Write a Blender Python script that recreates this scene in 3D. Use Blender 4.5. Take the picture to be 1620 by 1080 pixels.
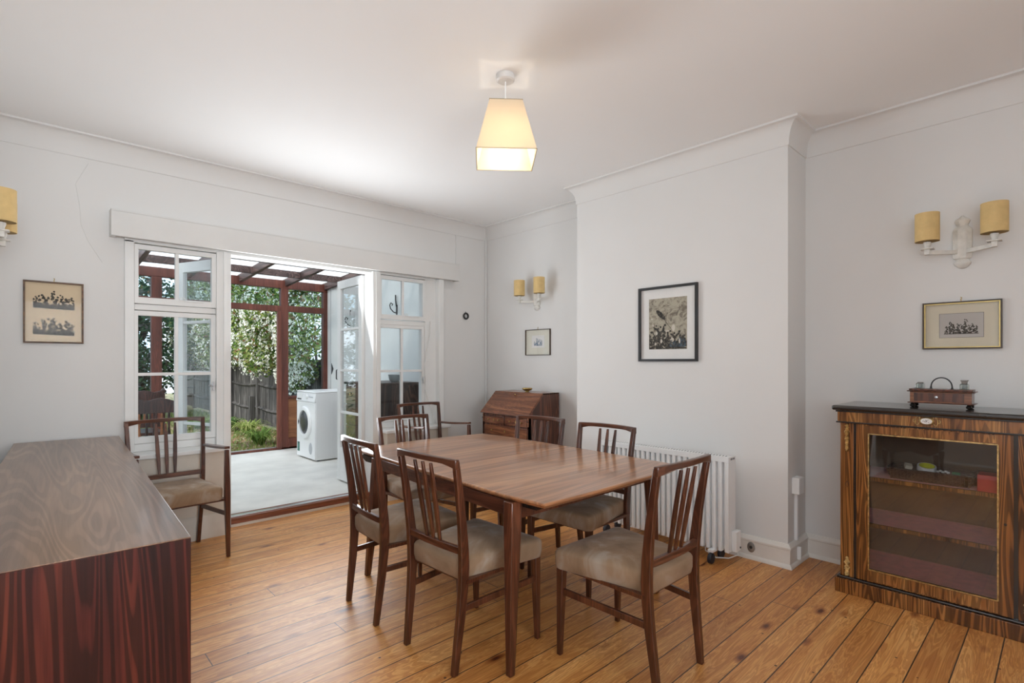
import bpy, bmesh, math, random
from mathutils import Vector, Matrix
rnd = random.Random(7)
R = math.radians
SC = bpy.context.scene
COL = SC.collection
for o in list(bpy.data.objects): bpy.data.objects.remove(o)

# ------------------------------------------------------------------ camera
HC = 1.30
A0 = math.atan(777 / 826.)
cd = bpy.data.cameras.new('camera'); cam = bpy.data.objects.new('camera', cd); COL.objects.link(cam)
cd.sensor_fit = 'HORIZONTAL'; cd.sensor_width = 36; cd.lens = 36 * 826 / 1620.
cd.shift_y = 32.5 / 1620.; cd.clip_start = .02; cd.clip_end = 200
cam.location = (0, 0, HC); cam.rotation_euler = (R(90), 0, -A0)
SC.camera = cam
# ------------------------------------------------------------------ colour management, sky, sun, door daylight, added fill lamps
SC.view_settings.view_transform = 'Standard'; SC.view_settings.look = 'None'
SC.view_settings.gamma = 1; SC.view_settings.use_curve_mapping = False
SC.view_settings.exposure = -0.08
SC.cycles.max_bounces = 10; SC.cycles.diffuse_bounces = 5; SC.cycles.glossy_bounces = 4
SC.cycles.transmission_bounces = 8; SC.cycles.transparent_max_bounces = 24
SC.cycles.caustics_reflective = False; SC.cycles.caustics_refractive = False
SC.cycles.use_denoising = True; SC.cycles.sample_clamp_indirect = 6
W = bpy.data.worlds.new('sky'); SC.world = W; W.use_nodes = True
wn = W.node_tree.nodes; wl = W.node_tree.links
bgn = wn['Background']; bgn.inputs[1].default_value = 2.9
wtc = wn.new('ShaderNodeTexCoord'); wsp = wn.new('ShaderNodeSeparateXYZ'); wrp = wn.new('ShaderNodeValToRGB')
wl.new(wtc.outputs['Generated'], wsp.inputs[0]); wl.new(wsp.outputs[2], wrp.inputs[0])
wrp.color_ramp.elements[0].position = 0.0; wrp.color_ramp.elements[0].color = (.80, .86, .92, 1)
wrp.color_ramp.elements[1].position = .7; wrp.color_ramp.elements[1].color = (.78, .88, 1, 1)
wl.new(wrp.outputs[0], bgn.inputs[0])
def light(name, kind, loc, rot, energy, color=(1, 1, 1), **k):
    l = bpy.data.lights.new(name, kind); l.energy = energy; l.color = color
    for a, b in k.items(): setattr(l, a, b)
    o = bpy.data.objects.new(name, l); COL.objects.link(o); o.location = loc; o.rotation_euler = rot
    return o
light('sun', 'SUN', (0, 0, 8), (R(48), 0, R(-62)), 2.1, (1, .95, .86), angle=R(6))
light('added_fill_left', 'AREA', (-.93, -.72, 1.62), (0, R(-122), 0), 24, (.90, .955, 1), shape='RECTANGLE', size=1.45, size_y=2.7)  # added fill from the left, set at a made-up window out of view
light('added_fill_rear', 'AREA', (.05, -2.5, 1.62), (R(102), 0, R(2)), 50, (.90, .955, 1), shape='RECTANGLE', size=1.75, size_y=1.4, spread=R(95))  # added fill from behind the camera, narrowed towards the back wall
light('daylight_garden_doors', 'AREA', (1.81, 4.465, 1.30), (R(-113), 0, 0), 38, (.90, .955, 1), shape='RECTANGLE', size=1.10, size_y=1.4)


# ------------------------------------------------------------------ materials
MATS = {}
def newmat(name):
    m = bpy.data.materials.new(name); m.use_nodes = True; MATS[name] = m
    return m, m.node_tree.nodes, m.node_tree.links, m.node_tree.nodes['Principled BSDF']
def setb(b, rough=.5, coat=0, metal=0, spec=None, sheen=0):
    b.inputs['Roughness'].default_value = rough; b.inputs['Metallic'].default_value = metal
    b.inputs['Coat Weight'].default_value = coat; b.inputs['Coat Roughness'].default_value = .12
    if spec is not None: b.inputs['Specular IOR Level'].default_value = spec
    if sheen:
        b.inputs['Sheen Weight'].default_value = sheen; b.inputs['Sheen Roughness'].default_value = .4
def coords(n, l, scale=(1, 1, 1), rot=(0, 0, 0), loc=(0, 0, 0)):
    tc = n.new('ShaderNodeTexCoord'); mp = n.new('ShaderNodeMapping')
    mp.inputs['Scale'].default_value = scale; mp.inputs['Rotation'].default_value = rot; mp.inputs['Location'].default_value = loc
    l.new(tc.outputs['Object'], mp.inputs[0]); return mp.outputs[0]
def noise(n, l, vec, scale, detail=4, rough=.55, dist=0):
    t = n.new('ShaderNodeTexNoise'); t.inputs['Scale'].default_value = scale; t.inputs['Detail'].default_value = detail
    t.inputs['Roughness'].default_value = rough; t.inputs['Distortion'].default_value = dist
    l.new(vec, t.inputs['Vector']); return t.outputs['Fac']
def ramp(n, l, fac, stops):
    r = n.new('ShaderNodeValToRGB'); e = r.color_ramp.elements
    while len(e) < len(stops): e.new(.5)
    for i, (p, c) in enumerate(stops):
        e[i].position = p; e[i].color = tuple(c) + (1,) if len(c) == 3 else c
    l.new(fac, r.inputs[0]); return r.outputs[0]
def mixc(n, l, fac, a, b, mode='MIX'):
    m = n.new('ShaderNodeMix'); m.data_type = 'RGBA'; m.blend_type = mode
    if isinstance(fac, (int, float)): m.inputs[0].default_value = fac
    else: l.new(fac, m.inputs[0])
    for s, v in ((6, a), (7, b)):
        if isinstance(v, tuple): m.inputs[s].default_value = v + (1,) if len(v) == 3 else v
        else: l.new(v, m.inputs[s])
    return m.outputs[2]
def mth(n, l, op, a, b=0.):
    m = n.new('ShaderNodeMath'); m.operation = op
    for i, v in ((0, a), (1, b)):
        if isinstance(v, (int, float)): m.inputs[i].default_value = v
        else: l.new(v, m.inputs[i])
    return m.outputs[0]
def bump(n, l, h, b, st=.2, dist=.01):
    bp = n.new('ShaderNodeBump'); bp.inputs['Strength'].default_value = st; bp.inputs['Distance'].default_value = dist
    l.new(h, bp.inputs['Height']); l.new(bp.outputs[0], b.inputs['Normal'])
def plain(name, col, rough=.5, var=.06, scale=6, bst=0, **k):
    m, n, l, b = newmat(name); setb(b, rough, **k)
    v = coords(n, l); f = noise(n, l, v, scale)
    lo = tuple(c * (1 - var) for c in col); hi = tuple(min(1, c * (1 + var)) for c in col)
    l.new(ramp(n, l, f, [(.3, lo), (.7, hi)]), b.inputs['Base Color'])
    if bst: bump(n, l, noise(n, l, v, scale * 12), b, bst, .004)
    return m
def wood(name, dark, mid, lite, axis='Z', scale=9, rough=.35, coat=.25, streak=.5, figure=1.2, spec=None, lines=.55, lf=60):
    m, n, l, b = newmat(name); setb(b, rough, coat, spec=spec)
    s = {'X': (.07, 1, 1), 'Y': (1, .07, 1), 'Z': (1, 1, .07)}[axis]
    v = coords(n, l, s)
    big = noise(n, l, v, scale * .55, 2, .5, figure)
    tone = noise(n, l, v, scale * .8, 3, .55, figure * .6)
    c1 = ramp(n, l, tone, [(.28, dark), (.5, mid), (.72, lite)])
    wv = mth(n, l, 'SINE', mth(n, l, 'MULTIPLY', big, lf * 2.0))
    ln = ramp(n, l, wv, [(.0, (1 - lines,) * 3), (.35, (1 - lines * .35,) * 3), (.8, (1, 1, 1))])
    c1 = mixc(n, l, 1.0, c1, ln, 'MULTIPLY')
    s2 = {'X': (.03, 1, 1), 'Y': (1, .03, 1), 'Z': (1, 1, .03)}[axis]
    v2 = coords(n, l, s2); fine = noise(n, l, v2, scale * 12, 3, .6, .2)
    f2 = ramp(n, l, fine, [(.35, (.45, .42, .4)), (.58, (1, 1, 1))])
    l.new(mixc(n, l, streak, c1, f2, 'MULTIPLY'), b.inputs['Base Color'])
    return m
def glass(name, tint=(1, 1, 1), refl=.5):
    m = bpy.data.materials.new(name); m.use_nodes = True; n = m.node_tree.nodes; l = m.node_tree.links; n.clear()
    o = n.new('ShaderNodeOutputMaterial'); t = n.new('ShaderNodeBsdfTransparent'); g = n.new('ShaderNodeBsdfGlossy'); x = n.new('ShaderNodeMixShader')
    t.inputs[0].default_value = tint + (1,); g.inputs['Roughness'].default_value = .02
    fr = n.new('ShaderNodeFresnel'); fr.inputs[0].default_value = 1.5
    mu = n.new('ShaderNodeMath'); mu.operation = 'MULTIPLY'; mu.inputs[1].default_value = refl
    l.new(fr.outputs[0], mu.inputs[0]); l.new(mu.outputs[0], x.inputs[0]); l.new(t.outputs[0], x.inputs[1]); l.new(g.outputs[0], x.inputs[2]); l.new(x.outputs[0], o.inputs[0])
    return m

M_wall = plain('wall_paint', (.74, .73, .715), .75, .02, 1.5, .12)
M_ceil = plain('ceiling_paint', (.87, .87, .865), .8, .015, .8, .05)
M_trim = plain('white_gloss_paint', (.78, .78, .765), .35, .03, 4)
M_pelmet = plain('pelmet_paint', (.70, .69, .67), .5, .03, 3)
M_skirt = plain('skirting_paint', (.76, .73, .68), .4, .05, 5)
M_under = plain('boxing_paint', (.66, .60, .52), .45, .06, 5)
M_white = plain('white_enamel', (.82, .83, .83), .28, .01, 3)
M_black = plain('black_paint', (.02, .02, .022), .4, .2, 8)
M_iron = plain('black_iron', (.025, .024, .025), .5, .2, 20)
M_brass = plain('aged_brass', (.45, .32, .12), .32, .2, 30, metal=1)
M_ormolu = plain('gilt_mount', (.55, .38, .16), .38, .5, 60, metal=1)
M_steel = plain('pale_metal', (.62, .63, .65), .3, .05, 10, metal=1)
M_shade = plain('mustard_silk', (.70, .50, .22), .75, .06, 30)
M_shade_in = plain('shade_lining', (.13, .08, .03), .8, .1, 10)
M_sconce = plain('distressed_white', (.72, .70, .65), .5, .1, 30)
M_velvet, n, l, b = newmat('mushroom_velvet'); setb(b, .88, sheen=.12)
v = coords(n, l); nap_sheen = noise(n, l, v, 3.2, 4, .6, .8)
l.new(ramp(n, l, nap_sheen, [(.30, (.19, .115, .06)), (.50, (.29, .19, .115)), (.62, (.37, .30, .235)), (.72, (.29, .19, .115))]), b.inputs['Base Color'])  # grey patches: sheen of the brushed pile painted into the colour
bump(n, l, noise(n, l, v, 14, 3), b, .25, .01)
M_chair = wood('chair_afromosia', (.050, .015, .008), (.115, .036, .017), (.19, .066, .030), 'Z', 12, .32, .25, lines=.35)
M_chair_y = wood('chair_rail_wood', (.060, .019, .010), (.13, .044, .021), (.20, .075, .037), 'X', 12, .30, .3, lines=.35)
M_table = wood('teak_top', (.32, .135, .055), (.48, .22, .10), (.60, .31, .155), 'X', 7, .28, .35, .35, 1.0, lines=.28, lf=40)
M_tframe = wood('teak_frame', (.07, .022, .012), (.15, .048, .023), (.22, .078, .038), 'Z', 10, .3, .3, lines=.4)
M_tframe_y = wood('teak_apron', (.07, .022, .012), (.15, .050, .026), (.23, .085, .042), 'Y', 10, .3, .3, lines=.35)
M_rose_top = wood('rosewood_top', (.17, .095, .060), (.27, .16, .105), (.37, .235, .155), 'Y', 7, .33, .3, .35, .9, lines=.26, lf=70)
M_rose = wood('rosewood_side', (.014, .003, .003), (.085, .014, .010), (.17, .036, .018), 'Z', 9, .38, 0, .6, .9, .3, lines=.62, lf=75)
M_bureau = wood('bureau_walnut', (.09, .028, .014), (.24, .080, .035), (.42, .17, .075), 'Y', 14, .28, .35, .3, 5, lines=.35, lf=30)
M_bureau_side = wood('bureau_side', (.08, .025, .014), (.16, .05, .026), (.22, .075, .038), 'Z', 8, .3, .4, .4, 1)
M_walnut = wood('cabinet_walnut', (.10, .034, .010), (.32, .118, .028), (.56, .25, .07), 'Z', 12, .26, .3, .35, 1.0, lines=.62, lf=70)
M_walnut_y = wood('cabinet_crossband', (.12, .04, .012), (.38, .15, .038), (.60, .29, .085), 'Z', 18, .26, .3, .3, .8, lines=.5, lf=60)
M_ebony = plain('ebonised_wood', (.022, .018, .016), .22, .2, 8, coat=.5)
M_cons = wood('conservatory_frame', (.10, .024, .014), (.18, .048, .028), (.25, .075, .045), 'Z', 7, .5, .1, lines=.25)
M_cons_x = wood('conservatory_rafter', (.085, .045, .038), (.14, .08, .07), (.21, .13, .11), 'Y', 7, .6, .05)
M_ply = wood('plywood_panel', (.24, .085, .035), (.38, .15, .06), (.46, .20, .085), 'X', 4, .5, .1, .2, 3, lines=.2)
M_chest = wood('old_oak', (.04, .022, .016), (.09, .05, .036), (.15, .085, .06), 'Z', 9, .5, .1)
M_chest_front = wood('chest_mahogany', (.05, .018, .010), (.12, .042, .022), (.19, .075, .04), 'Y', 9, .35, .3)
M_carved = wood('carved_oak', (.03, .012, .010), (.07, .028, .022), (.12, .05, .04), 'Z', 12, .35, .2)
M_fence = wood('weathered_fence', (.07, .066, .062), (.17, .158, .148), (.30, .28, .265), 'Z', 8, .85, 0, .6, .8)
M_cushion_red = plain('red_velvet_lining', (.78, .17, .14), .9, .15, 20, sheen=.5)
M_redbox = plain('red_box_card', (.60, .05, .04), .5, .1, 10)
M_wicker = plain('woven_wicker', (.13, .085, .065), .7, .4, 120, .5)
M_cabin = plain('cabinet_interior', (.17, .115, .075), .75, .12, 6)
M_glass = glass('window_glass', (.97, .99, 1), .35)
M_cglass = glass('conservatory_glass', (.80, .88, .92), .6)
M_cabglass = glass('cabinet_glass', (.96, .96, .96), 1.5)
M_picglass = glass('picture_glass', (1, 1, 1), .07)
M_porc = plain('porcelain', (.80, .78, .76), .2, .15, 160)
M_inkglass = glass('ink_bottle_glass', (.80, .84, .82), 2.5)
M_screed = plain('conservatory_screed', (.70, .68, .63), .6, .12, 2.6, .3)
M_rubber = plain('castor_rubber', (.02, .022, .03), .5, .1, 5)
M_cable = plain('white_cable', (.75, .75, .73), .5, .03, 5)
M_dgrey = plain('dark_plastic', (.035, .038, .045), .25, .1, 5)
M_lgrey = plain('grey_plastic', (.42, .44, .46), .4, .05, 5)
M_label = plain('green_label', (.05, .16, .13), .5, .9, 60)
M_board = plain('pale_blue_boards', (.74, .76, .745), .6, .03, 4)
M_castiron = plain('hallmark_metal', (.30, .28, .26), .5, .2, 10, metal=.6)

# floor boards: 0.128 m pine planks running along X
m, n, l, b = newmat('pine_boards'); M_floor = m; setb(b, .4, .35); b.inputs['Coat IOR'].default_value = 1.45; b.inputs['Coat Roughness'].default_value = .40
tc = n.new('ShaderNodeTexCoord'); sp = n.new('ShaderNodeSeparateXYZ'); l.new(tc.outputs['Object'], sp.inputs[0])
yy = mth(n, l, 'DIVIDE', mth(n, l, 'ADD', sp.outputs[1], 10 - 1.009 + .024), .128)
idx = mth(n, l, 'FLOOR', yy); fr = mth(n, l, 'FRACT', yy)
wnz = n.new('ShaderNodeTexWhiteNoise'); wnz.noise_dimensions = '1D'; l.new(idx, wnz.inputs['W'])
xx = mth(n, l, 'ADD', sp.outputs[0], mth(n, l, 'MULTIPLY', wnz.outputs['Value'], 7.0))
xj = mth(n, l, 'DIVIDE', xx, 2.9); xi = mth(n, l, 'FLOOR', xj); xf = mth(n, l, 'FRACT', xj)
cb = n.new('ShaderNodeCombineXYZ'); l.new(mth(n, l, 'MULTIPLY', xx, .09), cb.inputs[0]); l.new(sp.outputs[1], cb.inputs[1]); l.new(mth(n, l, 'MULTIPLY', idx, 3.7), cb.inputs[2])
g1 = noise(n, l, cb.outputs[0], 13, 4, .55, 1.2)
wvf = mth(n, l, 'SINE', mth(n, l, 'MULTIPLY', g1, 85.0))
base = ramp(n, l, g1, [(.25, (.62, .27, .065)), (.5, (.84, .42, .125)), (.75, (.95, .56, .21))])
cb2 = n.new('ShaderNodeCombineXYZ'); l.new(mth(n, l, 'MULTIPLY', xx, .03), cb2.inputs[0]); l.new(sp.outputs[1], cb2.inputs[1]); l.new(idx, cb2.inputs[2])
base = mixc(n, l, .8, base, ramp(n, l, wvf, [(0, (.74, .60, .48)), (.5, (.97, .95, .93)), (1, (1, 1, 1))]), 'MULTIPLY')
g2 = noise(n, l, cb2.outputs[0], 110, 3, .6)
base = mixc(n, l, .45, base, ramp(n, l, g2, [(.35, (.74, .67, .60)), (.6, (1, 1, 1))]), 'MULTIPLY')
wn2 = n.new('ShaderNodeTexWhiteNoise'); wn2.noise_dimensions = '2D'
cb3 = n.new('ShaderNodeCombineXYZ'); l.new(idx, cb3.inputs[0]); l.new(xi, cb3.inputs[1]); l.new(cb3.outputs[0], wn2.inputs['Vector'])
base = mixc(n, l, 1.0, base, ramp(n, l, wn2.outputs['Value'], [(0, (.80, .74, .68)), (1, (1.0, 1.0, 1.0))]), 'MULTIPLY')
kn = n.new('ShaderNodeCombineXYZ'); l.new(mth(n, l, 'MULTIPLY', xx, 3.2), kn.inputs[0]); l.new(mth(n, l, 'MULTIPLY', sp.outputs[1], 7.8), kn.inputs[1]); l.new(idx, kn.inputs[2])
vo = n.new('ShaderNodeTexVoronoi'); vo.inputs['Scale'].default_value = 1.0; l.new(kn.outputs[0], vo.inputs['Vector'])
knot = ramp(n, l, vo.outputs['Distance'], [(.055, (.16, .055, .02)), (.13, (.62, .48, .38)), (.22, (1, 1, 1))])
vr = n.new('ShaderNodeSeparateXYZ'); l.new(vo.outputs['Color'], vr.inputs[0])
kmask = mth(n, l, 'GREATER_THAN', vr.outputs[0], .50)
base = mixc(n, l, kmask, base, mixc(n, l, 1.0, base, knot, 'MULTIPLY'))
blot = noise(n, l, tc.outputs['Object'], 1.1, 3)
base = mixc(n, l, .8, base, ramp(n, l, blot, [(.3, (.86, .80, .74)), (.62, (1, 1, 1))]), 'MULTIPLY')
vs = n.new('ShaderNodeTexVoronoi'); vs.inputs['Scale'].default_value = 9.0; l.new(tc.outputs['Object'], vs.inputs['Vector'])
sc_ = n.new('ShaderNodeSeparateXYZ'); l.new(vs.outputs['Color'], sc_.inputs[0])
spk = mth(n, l, 'MULTIPLY', mth(n, l, 'LESS_THAN', vs.outputs['Distance'], .055), mth(n, l, 'GREATER_THAN', sc_.outputs[1], .55))
base = mixc(n, l, spk, base, (.09, .035, .015))
seam = mth(n, l, 'LESS_THAN', mth(n, l, 'ABSOLUTE', mth(n, l, 'SUBTRACT', fr, .5)), .481)
but = mth(n, l, 'GREATER_THAN', xf, .0013)
keep = mth(n, l, 'MULTIPLY', seam, but)
base = mixc(n, l, keep, (.045, .022, .012), base)
l.new(base, b.inputs['Base Color']); bump(n, l, keep, b, .35, .004)
l.new(ramp(n, l, g2, [(.3, (.50,) * 3), (.7, (.38,) * 3)]), b.inputs['Roughness'])

# translucent roof sheet, lamp shade
def translucent(name, col, fac, transp=0):
    m = bpy.data.materials.new(name); m.use_nodes = True; n = m.node_tree.nodes; l = m.node_tree.links; n.clear()
    o = n.new('ShaderNodeOutputMaterial'); t = n.new('ShaderNodeBsdfTranslucent'); d = n.new('ShaderNodeBsdfDiffuse'); x = n.new('ShaderNodeMixShader')
    t.inputs[0].default_value = col + (1,); d.inputs[0].default_value = col + (1,); x.inputs[0].default_value = fac
    l.new(d.outputs[0], x.inputs[1]); l.new(t.outputs[0], x.inputs[2])
    last = x
    if transp:
        tr = n.new('ShaderNodeBsdfTransparent'); y = n.new('ShaderNodeMixShader'); y.inputs[0].default_value = transp
        l.new(x.outputs[0], y.inputs[1]); l.new(tr.outputs[0], y.inputs[2]); last = y
    l.new(last.outputs[0], o.inputs[0]); return m
M_poly = translucent('polycarbonate_sheet', (.95, .96, .96), .8, .55)
M_lshade = translucent('cream_linen_shade', (.86, .76, .60), .42)
M_leafs = [translucent('leaf_' + str(i), c, .35) for i, c in enumerate([(.17, .27, .07), (.30, .40, .11), (.07, .13, .045), (.48, .52, .20), (.32, .18, .10)])]
M_petal = translucent('white_petal', (.88, .88, .80), .3)
M_dleaf = [translucent('evergreen_' + str(i), c, .3) for i, c in enumerate([(.03, .075, .045), (.06, .13, .06), (.11, .18, .09), (.18, .17, .15)])]
M_bulb, n, l, b = newmat('lit_bulb')
b.inputs['Emission Color'].default_value = (1, .92, .78, 1); b.inputs['Emission Strength'].default_value = 12
m, n, l, b = newmat('lawn_soil'); M_lawn = m; setb(b, .9)
v = coords(n, l); f = noise(n, l, v, 1.6, 5)
l.new(mixc(n, l, .6, ramp(n, l, f, [(.35, (.16, .20, .055)), (.55, (.26, .22, .12)), (.7, (.34, .26, .16))]), ramp(n, l, noise(n, l, v, 60, 2), [(.3, (.4, .4, .4)), (.7, (1.2, 1.2, 1.2))]), 'MULTIPLY'), b.inputs['Base Color'])
def paper(name, col, ink=None, sc=55, thr=.5):
    m, n, l, b = newmat(name); setb(b, .8)
    v = coords(n, l)
    if ink is None: l.new(ramp(n, l, noise(n, l, v, 5), [(.3, tuple(c * .93 for c in col)), (.7, col)]), b.inputs['Base Color'])
    else: l.new(ramp(n, l, noise(n, l, v, sc, 6, .7, 1.5), [(thr - .07, ink), (thr + .07, col)]), b.inputs['Base Color'])
    return m
M_mat_white = paper('mount_white', (.80, .79, .77)); M_mat_cream = paper('mount_cream', (.66, .60, .47)); M_mat_buff = paper('aged_buff_paper', (.70, .56, .38))
M_mat_pale = paper('mount_pale', (.74, .72, .62)); M_print_grey = paper('print_paper_grey', (.50, .47, .44))
M_ink = paper('engraving_ink', (.36, .32, .26), (.02, .018, .016), 230, .57)
M_ink_blue = paper('blue_ink', (.45, .52, .60), (.10, .16, .24), 230, .55)
M_aqua = paper('aquatint_sky', (.42, .385, .30), (.17, .145, .115), 18, .46)
M_aqua_d = paper('aquatint_dark', (.16, .14, .11), (.025, .024, .022), 50, .55)
M_aqua_b = paper('aquatint_blue', (.10, .14, .17), (.03, .045, .06), 50, .5)
M_aqua_l = paper('aquatint_light', (.62, .58, .50), (.25, .22, .18), 60, .38)
M_frame_brown = wood('frame_brown', (.11, .045, .016), (.19, .085, .030), (.26, .13, .05), 'X', 12, .5, 0)
M_frame_black = plain('frame_black', (.022, .023, .024), .4, .1, 8)
M_frame_dark = plain('frame_dark_brown', (.05, .028, .014), .35, .2, 12)
M_gold = plain('frame_gilt', (.62, .46, .18), .4, .1, 20, metal=.7)

# ------------------------------------------------------------------ mesh builder
class MB:
    def __init__(s): s.v = []; s.f = []; s.m = []
    def add(s, vs, fs, m=0):
        k = len(s.v); s.v += [tuple(p) for p in vs]
        for f in fs: s.f.append([i + k for i in f]); s.m.append(m)
    def box(s, x0, x1, y0, y1, z0, z1, m=0):
        s.add([(x0, y0, z0), (x1, y0, z0), (x1, y1, z0), (x0, y1, z0), (x0, y0, z1), (x1, y0, z1), (x1, y1, z1), (x0, y1, z1)],
              [(0, 3, 2, 1), (4, 5, 6, 7), (0, 1, 5, 4), (1, 2, 6, 5), (2, 3, 7, 6), (3, 0, 4, 7)], m); return s
    def loft(s, rings, m=0, cap=True, closed=True):
        n = len(rings[0]); vs = [p for r in rings for p in r]; fs = []
        for i in range(len(rings) - 1):
            for j in range(n if closed else n - 1):
                a = i * n + j; b = i * n + (j + 1) % n; fs.append((a, b, b + n, a + n))
        if cap: fs.append(tuple(range(n))[::-1]); fs.append(tuple(range((len(rings) - 1) * n, len(rings) * n)))
        s.add(vs, fs, m); return s
    def leg(s, secs, m=0):           # (x, y, z, hx, hy) horizontal rectangles
        return s.loft([[(x - a, y - b, z), (x + a, y - b, z), (x + a, y + b, z), (x - a, y + b, z)] for x, y, z, a, b in secs], m)
    def rail(s, p, q, ht, th, m=0):  # straight bar p->q: height ht (z), thickness th
        d = Vector(q) - Vector(p); h = Vector((d.x, d.y, 0)).normalized(); sd = Vector((-h.y, h.x, 0)) * th / 2; up = Vector((0, 0, ht / 2))
        return s.loft([[Vector(c) - sd - up, Vector(c) + sd - up, Vector(c) + sd + up, Vector(c) - sd + up] for c in (p, q)], m)
    def tube(s, pts, r, n=8, m=0, cap=True):
        pts = [Vector(p) for p in pts]; rings = []; pu = None
        for i, p in enumerate(pts):
            d = (pts[min(i + 1, len(pts) - 1)] - pts[max(i - 1, 0)]).normalized()
            if pu is None: pu = Vector((0, 0, 1)) if abs(d.z) < .9 else Vector((1, 0, 0))
            u = (pu - d * pu.dot(d)).normalized(); w = d.cross(u); pu = u
            rr = r[i] if isinstance(r, (list, tuple)) else r
            rings.append([p + (u * math.cos(2 * math.pi * j / n) + w * math.sin(2 * math.pi * j / n)) * rr for j in range(n)])
        return s.loft(rings, m, cap)
    def lathe(s, prof, c=(0, 0, 0), n=20, axis='Z', m=0, ph=0, sx=1, sy=1):
        rings = []
        for r, z in prof:
            rg = []
            for j in range(n):
                a = 2 * math.pi * j / n + ph; x, y = r * math.cos(a) * sx, r * math.sin(a) * sy
                if axis == 'Z': q = (x, y, z)
                elif axis == 'X': q = (z, x, y)
                else: q = (x, z, y)
                rg.append((c[0] + q[0], c[1] + q[1], c[2] + q[2]))
            rings.append(rg)
        return s.loft(rings, m)
    def prism(s, poly, a0, a1, axis='Z', m=0):
        def P(p, a): return {'Z': (p[0], p[1], a), 'X': (a, p[0], p[1]), 'Y': (p[0], a, p[1])}[axis]
        return s.loft([[P(p, a0) for p in poly], [P(p, a1) for p in poly]], m)
    def build(s, name, mats, parent=None, bevel=0, seg=2, local=False):
        me = bpy.data.meshes.new(name); me.from_pydata(s.v, [], s.f)
        mats = mats if isinstance(mats, (list, tuple)) else [mats]
        for mm in mats: me.materials.append(mm)
        for p, mi in zip(me.polygons, s.m): p.material_index = mi
        bm = bmesh.new(); bm.from_mesh(me)
        if len(bm.faces) < 30000:
            bmesh.ops.recalc_face_normals(bm, faces=bm.faces)
            for f in bm.faces: f.smooth = True
            for e in bm.edges:
                if len(e.link_faces) != 2 or e.calc_face_angle(0) > R(33): e.smooth = False
        bm.to_mesh(me); bm.free()
        o = bpy.data.objects.new(name, me); COL.objects.link(o)
        if parent:
            o.parent = parent
            if not local:
                mt = parent.get('_m')
                M = CH.get(parent.name, Matrix())
                me.transform(M.inverted())
        if bevel:
            bv = o.modifiers.new('bevel', 'BEVEL'); bv.width = bevel; bv.segments = seg; bv.limit_method = 'ANGLE'; bv.angle_limit = R(35)
        CH[o.name] = CH.get(parent.name, Matrix()) if parent else Matrix()
        return o
CH = {}
def thing(name, label, cat, loc=(0, 0, 0), rz=0, group=None):
    o = bpy.data.objects.new(name, None); COL.objects.link(o); o.empty_display_size = .1
    o.location = loc; o.rotation_euler = (0, 0, rz); o['label'] = label; o['category'] = cat
    if group: o['group'] = group
    CH[o.name] = Matrix.Translation(loc) @ Matrix.Rotation(rz, 4, 'Z'); return o
def tag(o, label, cat, group=None):
    o['label'] = label; o['category'] = cat
    if group: o['group'] = group
    return o
def struct(o): o['kind'] = 'structure'; return o
def srt(name, loc=(0, 0, 0)):
    o = bpy.data.objects.new(name, None); COL.objects.link(o); o.location = loc; o.empty_display_size = .1; o['kind'] = 'structure'
    CH[o.name] = Matrix.Translation(loc); return o
def box(name, mat, x0, x1, y0, y1, z0, z1, parent=None, bevel=0, seg=2, **k):
    return MB().box(x0, x1, y0, y1, z0, z1).build(name, mat, parent, bevel, seg, **k)
def dup(root, loc, rz, label, group=None):
    r = root.copy(); COL.objects.link(r); r.location = loc; r.rotation_euler = (0, 0, rz); r['label'] = label
    if group: r['group'] = group
    for ch in list(root.children):
        c = ch.copy(); COL.objects.link(c); c.parent = r
        for g in list(ch.children):
            d = g.copy(); COL.objects.link(d); d.parent = c
    return r
def sweep(path, prof, closed=False):
    """profile (d = distance into the room, z) swept along a plan polyline with the room on its LEFT; mitred."""
    mb = MB(); P = [Vector(p) for p in path]; rings = []
    for i, p in enumerate(P):
        a = (P[i] - P[i - 1]).normalized() if i else None
        c = (P[i + 1] - P[i]).normalized() if i < len(P) - 1 else None
        na = Vector((-a.y, a.x)) if a else None; nc = Vector((-c.y, c.x)) if c else None
        if na is None: k = nc
        elif nc is None: k = na
        else:
            k = na + nc; k = k / (1 + na.dot(nc))
        rings.append([(p.x + k.x * d, p.y + k.y * d, z) for d, z in prof])
    return mb.loft(rings)

# ------------------------------------------------------------------ room shell
XL, XR, YB, XC, CZ = -.195, 3.86, 4.535, 3.535, 2.82
struct(box('floor', M_floor, -1.2, 4.1, -2.8, 4.60, -.12, 0))
struct(box('ceiling', M_ceil, -1.2, 4.1, -2.8, 4.65, CZ, CZ + .12))
mb = MB()
mb.box(-.4, .528, YB, 4.65, 0, CZ); mb.box(3.222, 4.1, YB, 4.65, 0, CZ); mb.box(.528, 3.222, YB, 4.65, 2.16, CZ)
mb.box(.528, 1.15, YB, 4.65, 0, .62); mb.box(2.47, 3.222, YB, 4.65, 0, .62)
wb = struct(mb.build('wall_back', M_wall))
cr = [(.334, 2.64), (.27, 2.49), (.285, 2.35), (.30, 2.22), (.33, 2.12), (.41, 1.98)]
MB().tube([(x + rnd.uniform(-.006, .006), YB - .0005, z) for x, z in cr], .0016, 4).build('crack', M_pelmet, wb)
mb = MB(); mb.box(XR, 4.1, -2.8, YB, 0, CZ); mb.box(XC, XR, 1.21, 2.93, 0, CZ); struct(mb.build('wall_right', M_wall))
mb = MB(); mb.box(-.4, XL, 1.55, YB, 0, CZ); mb.box(-1.2, XL - .2, 1.55, 1.7, 0, CZ)
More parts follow.
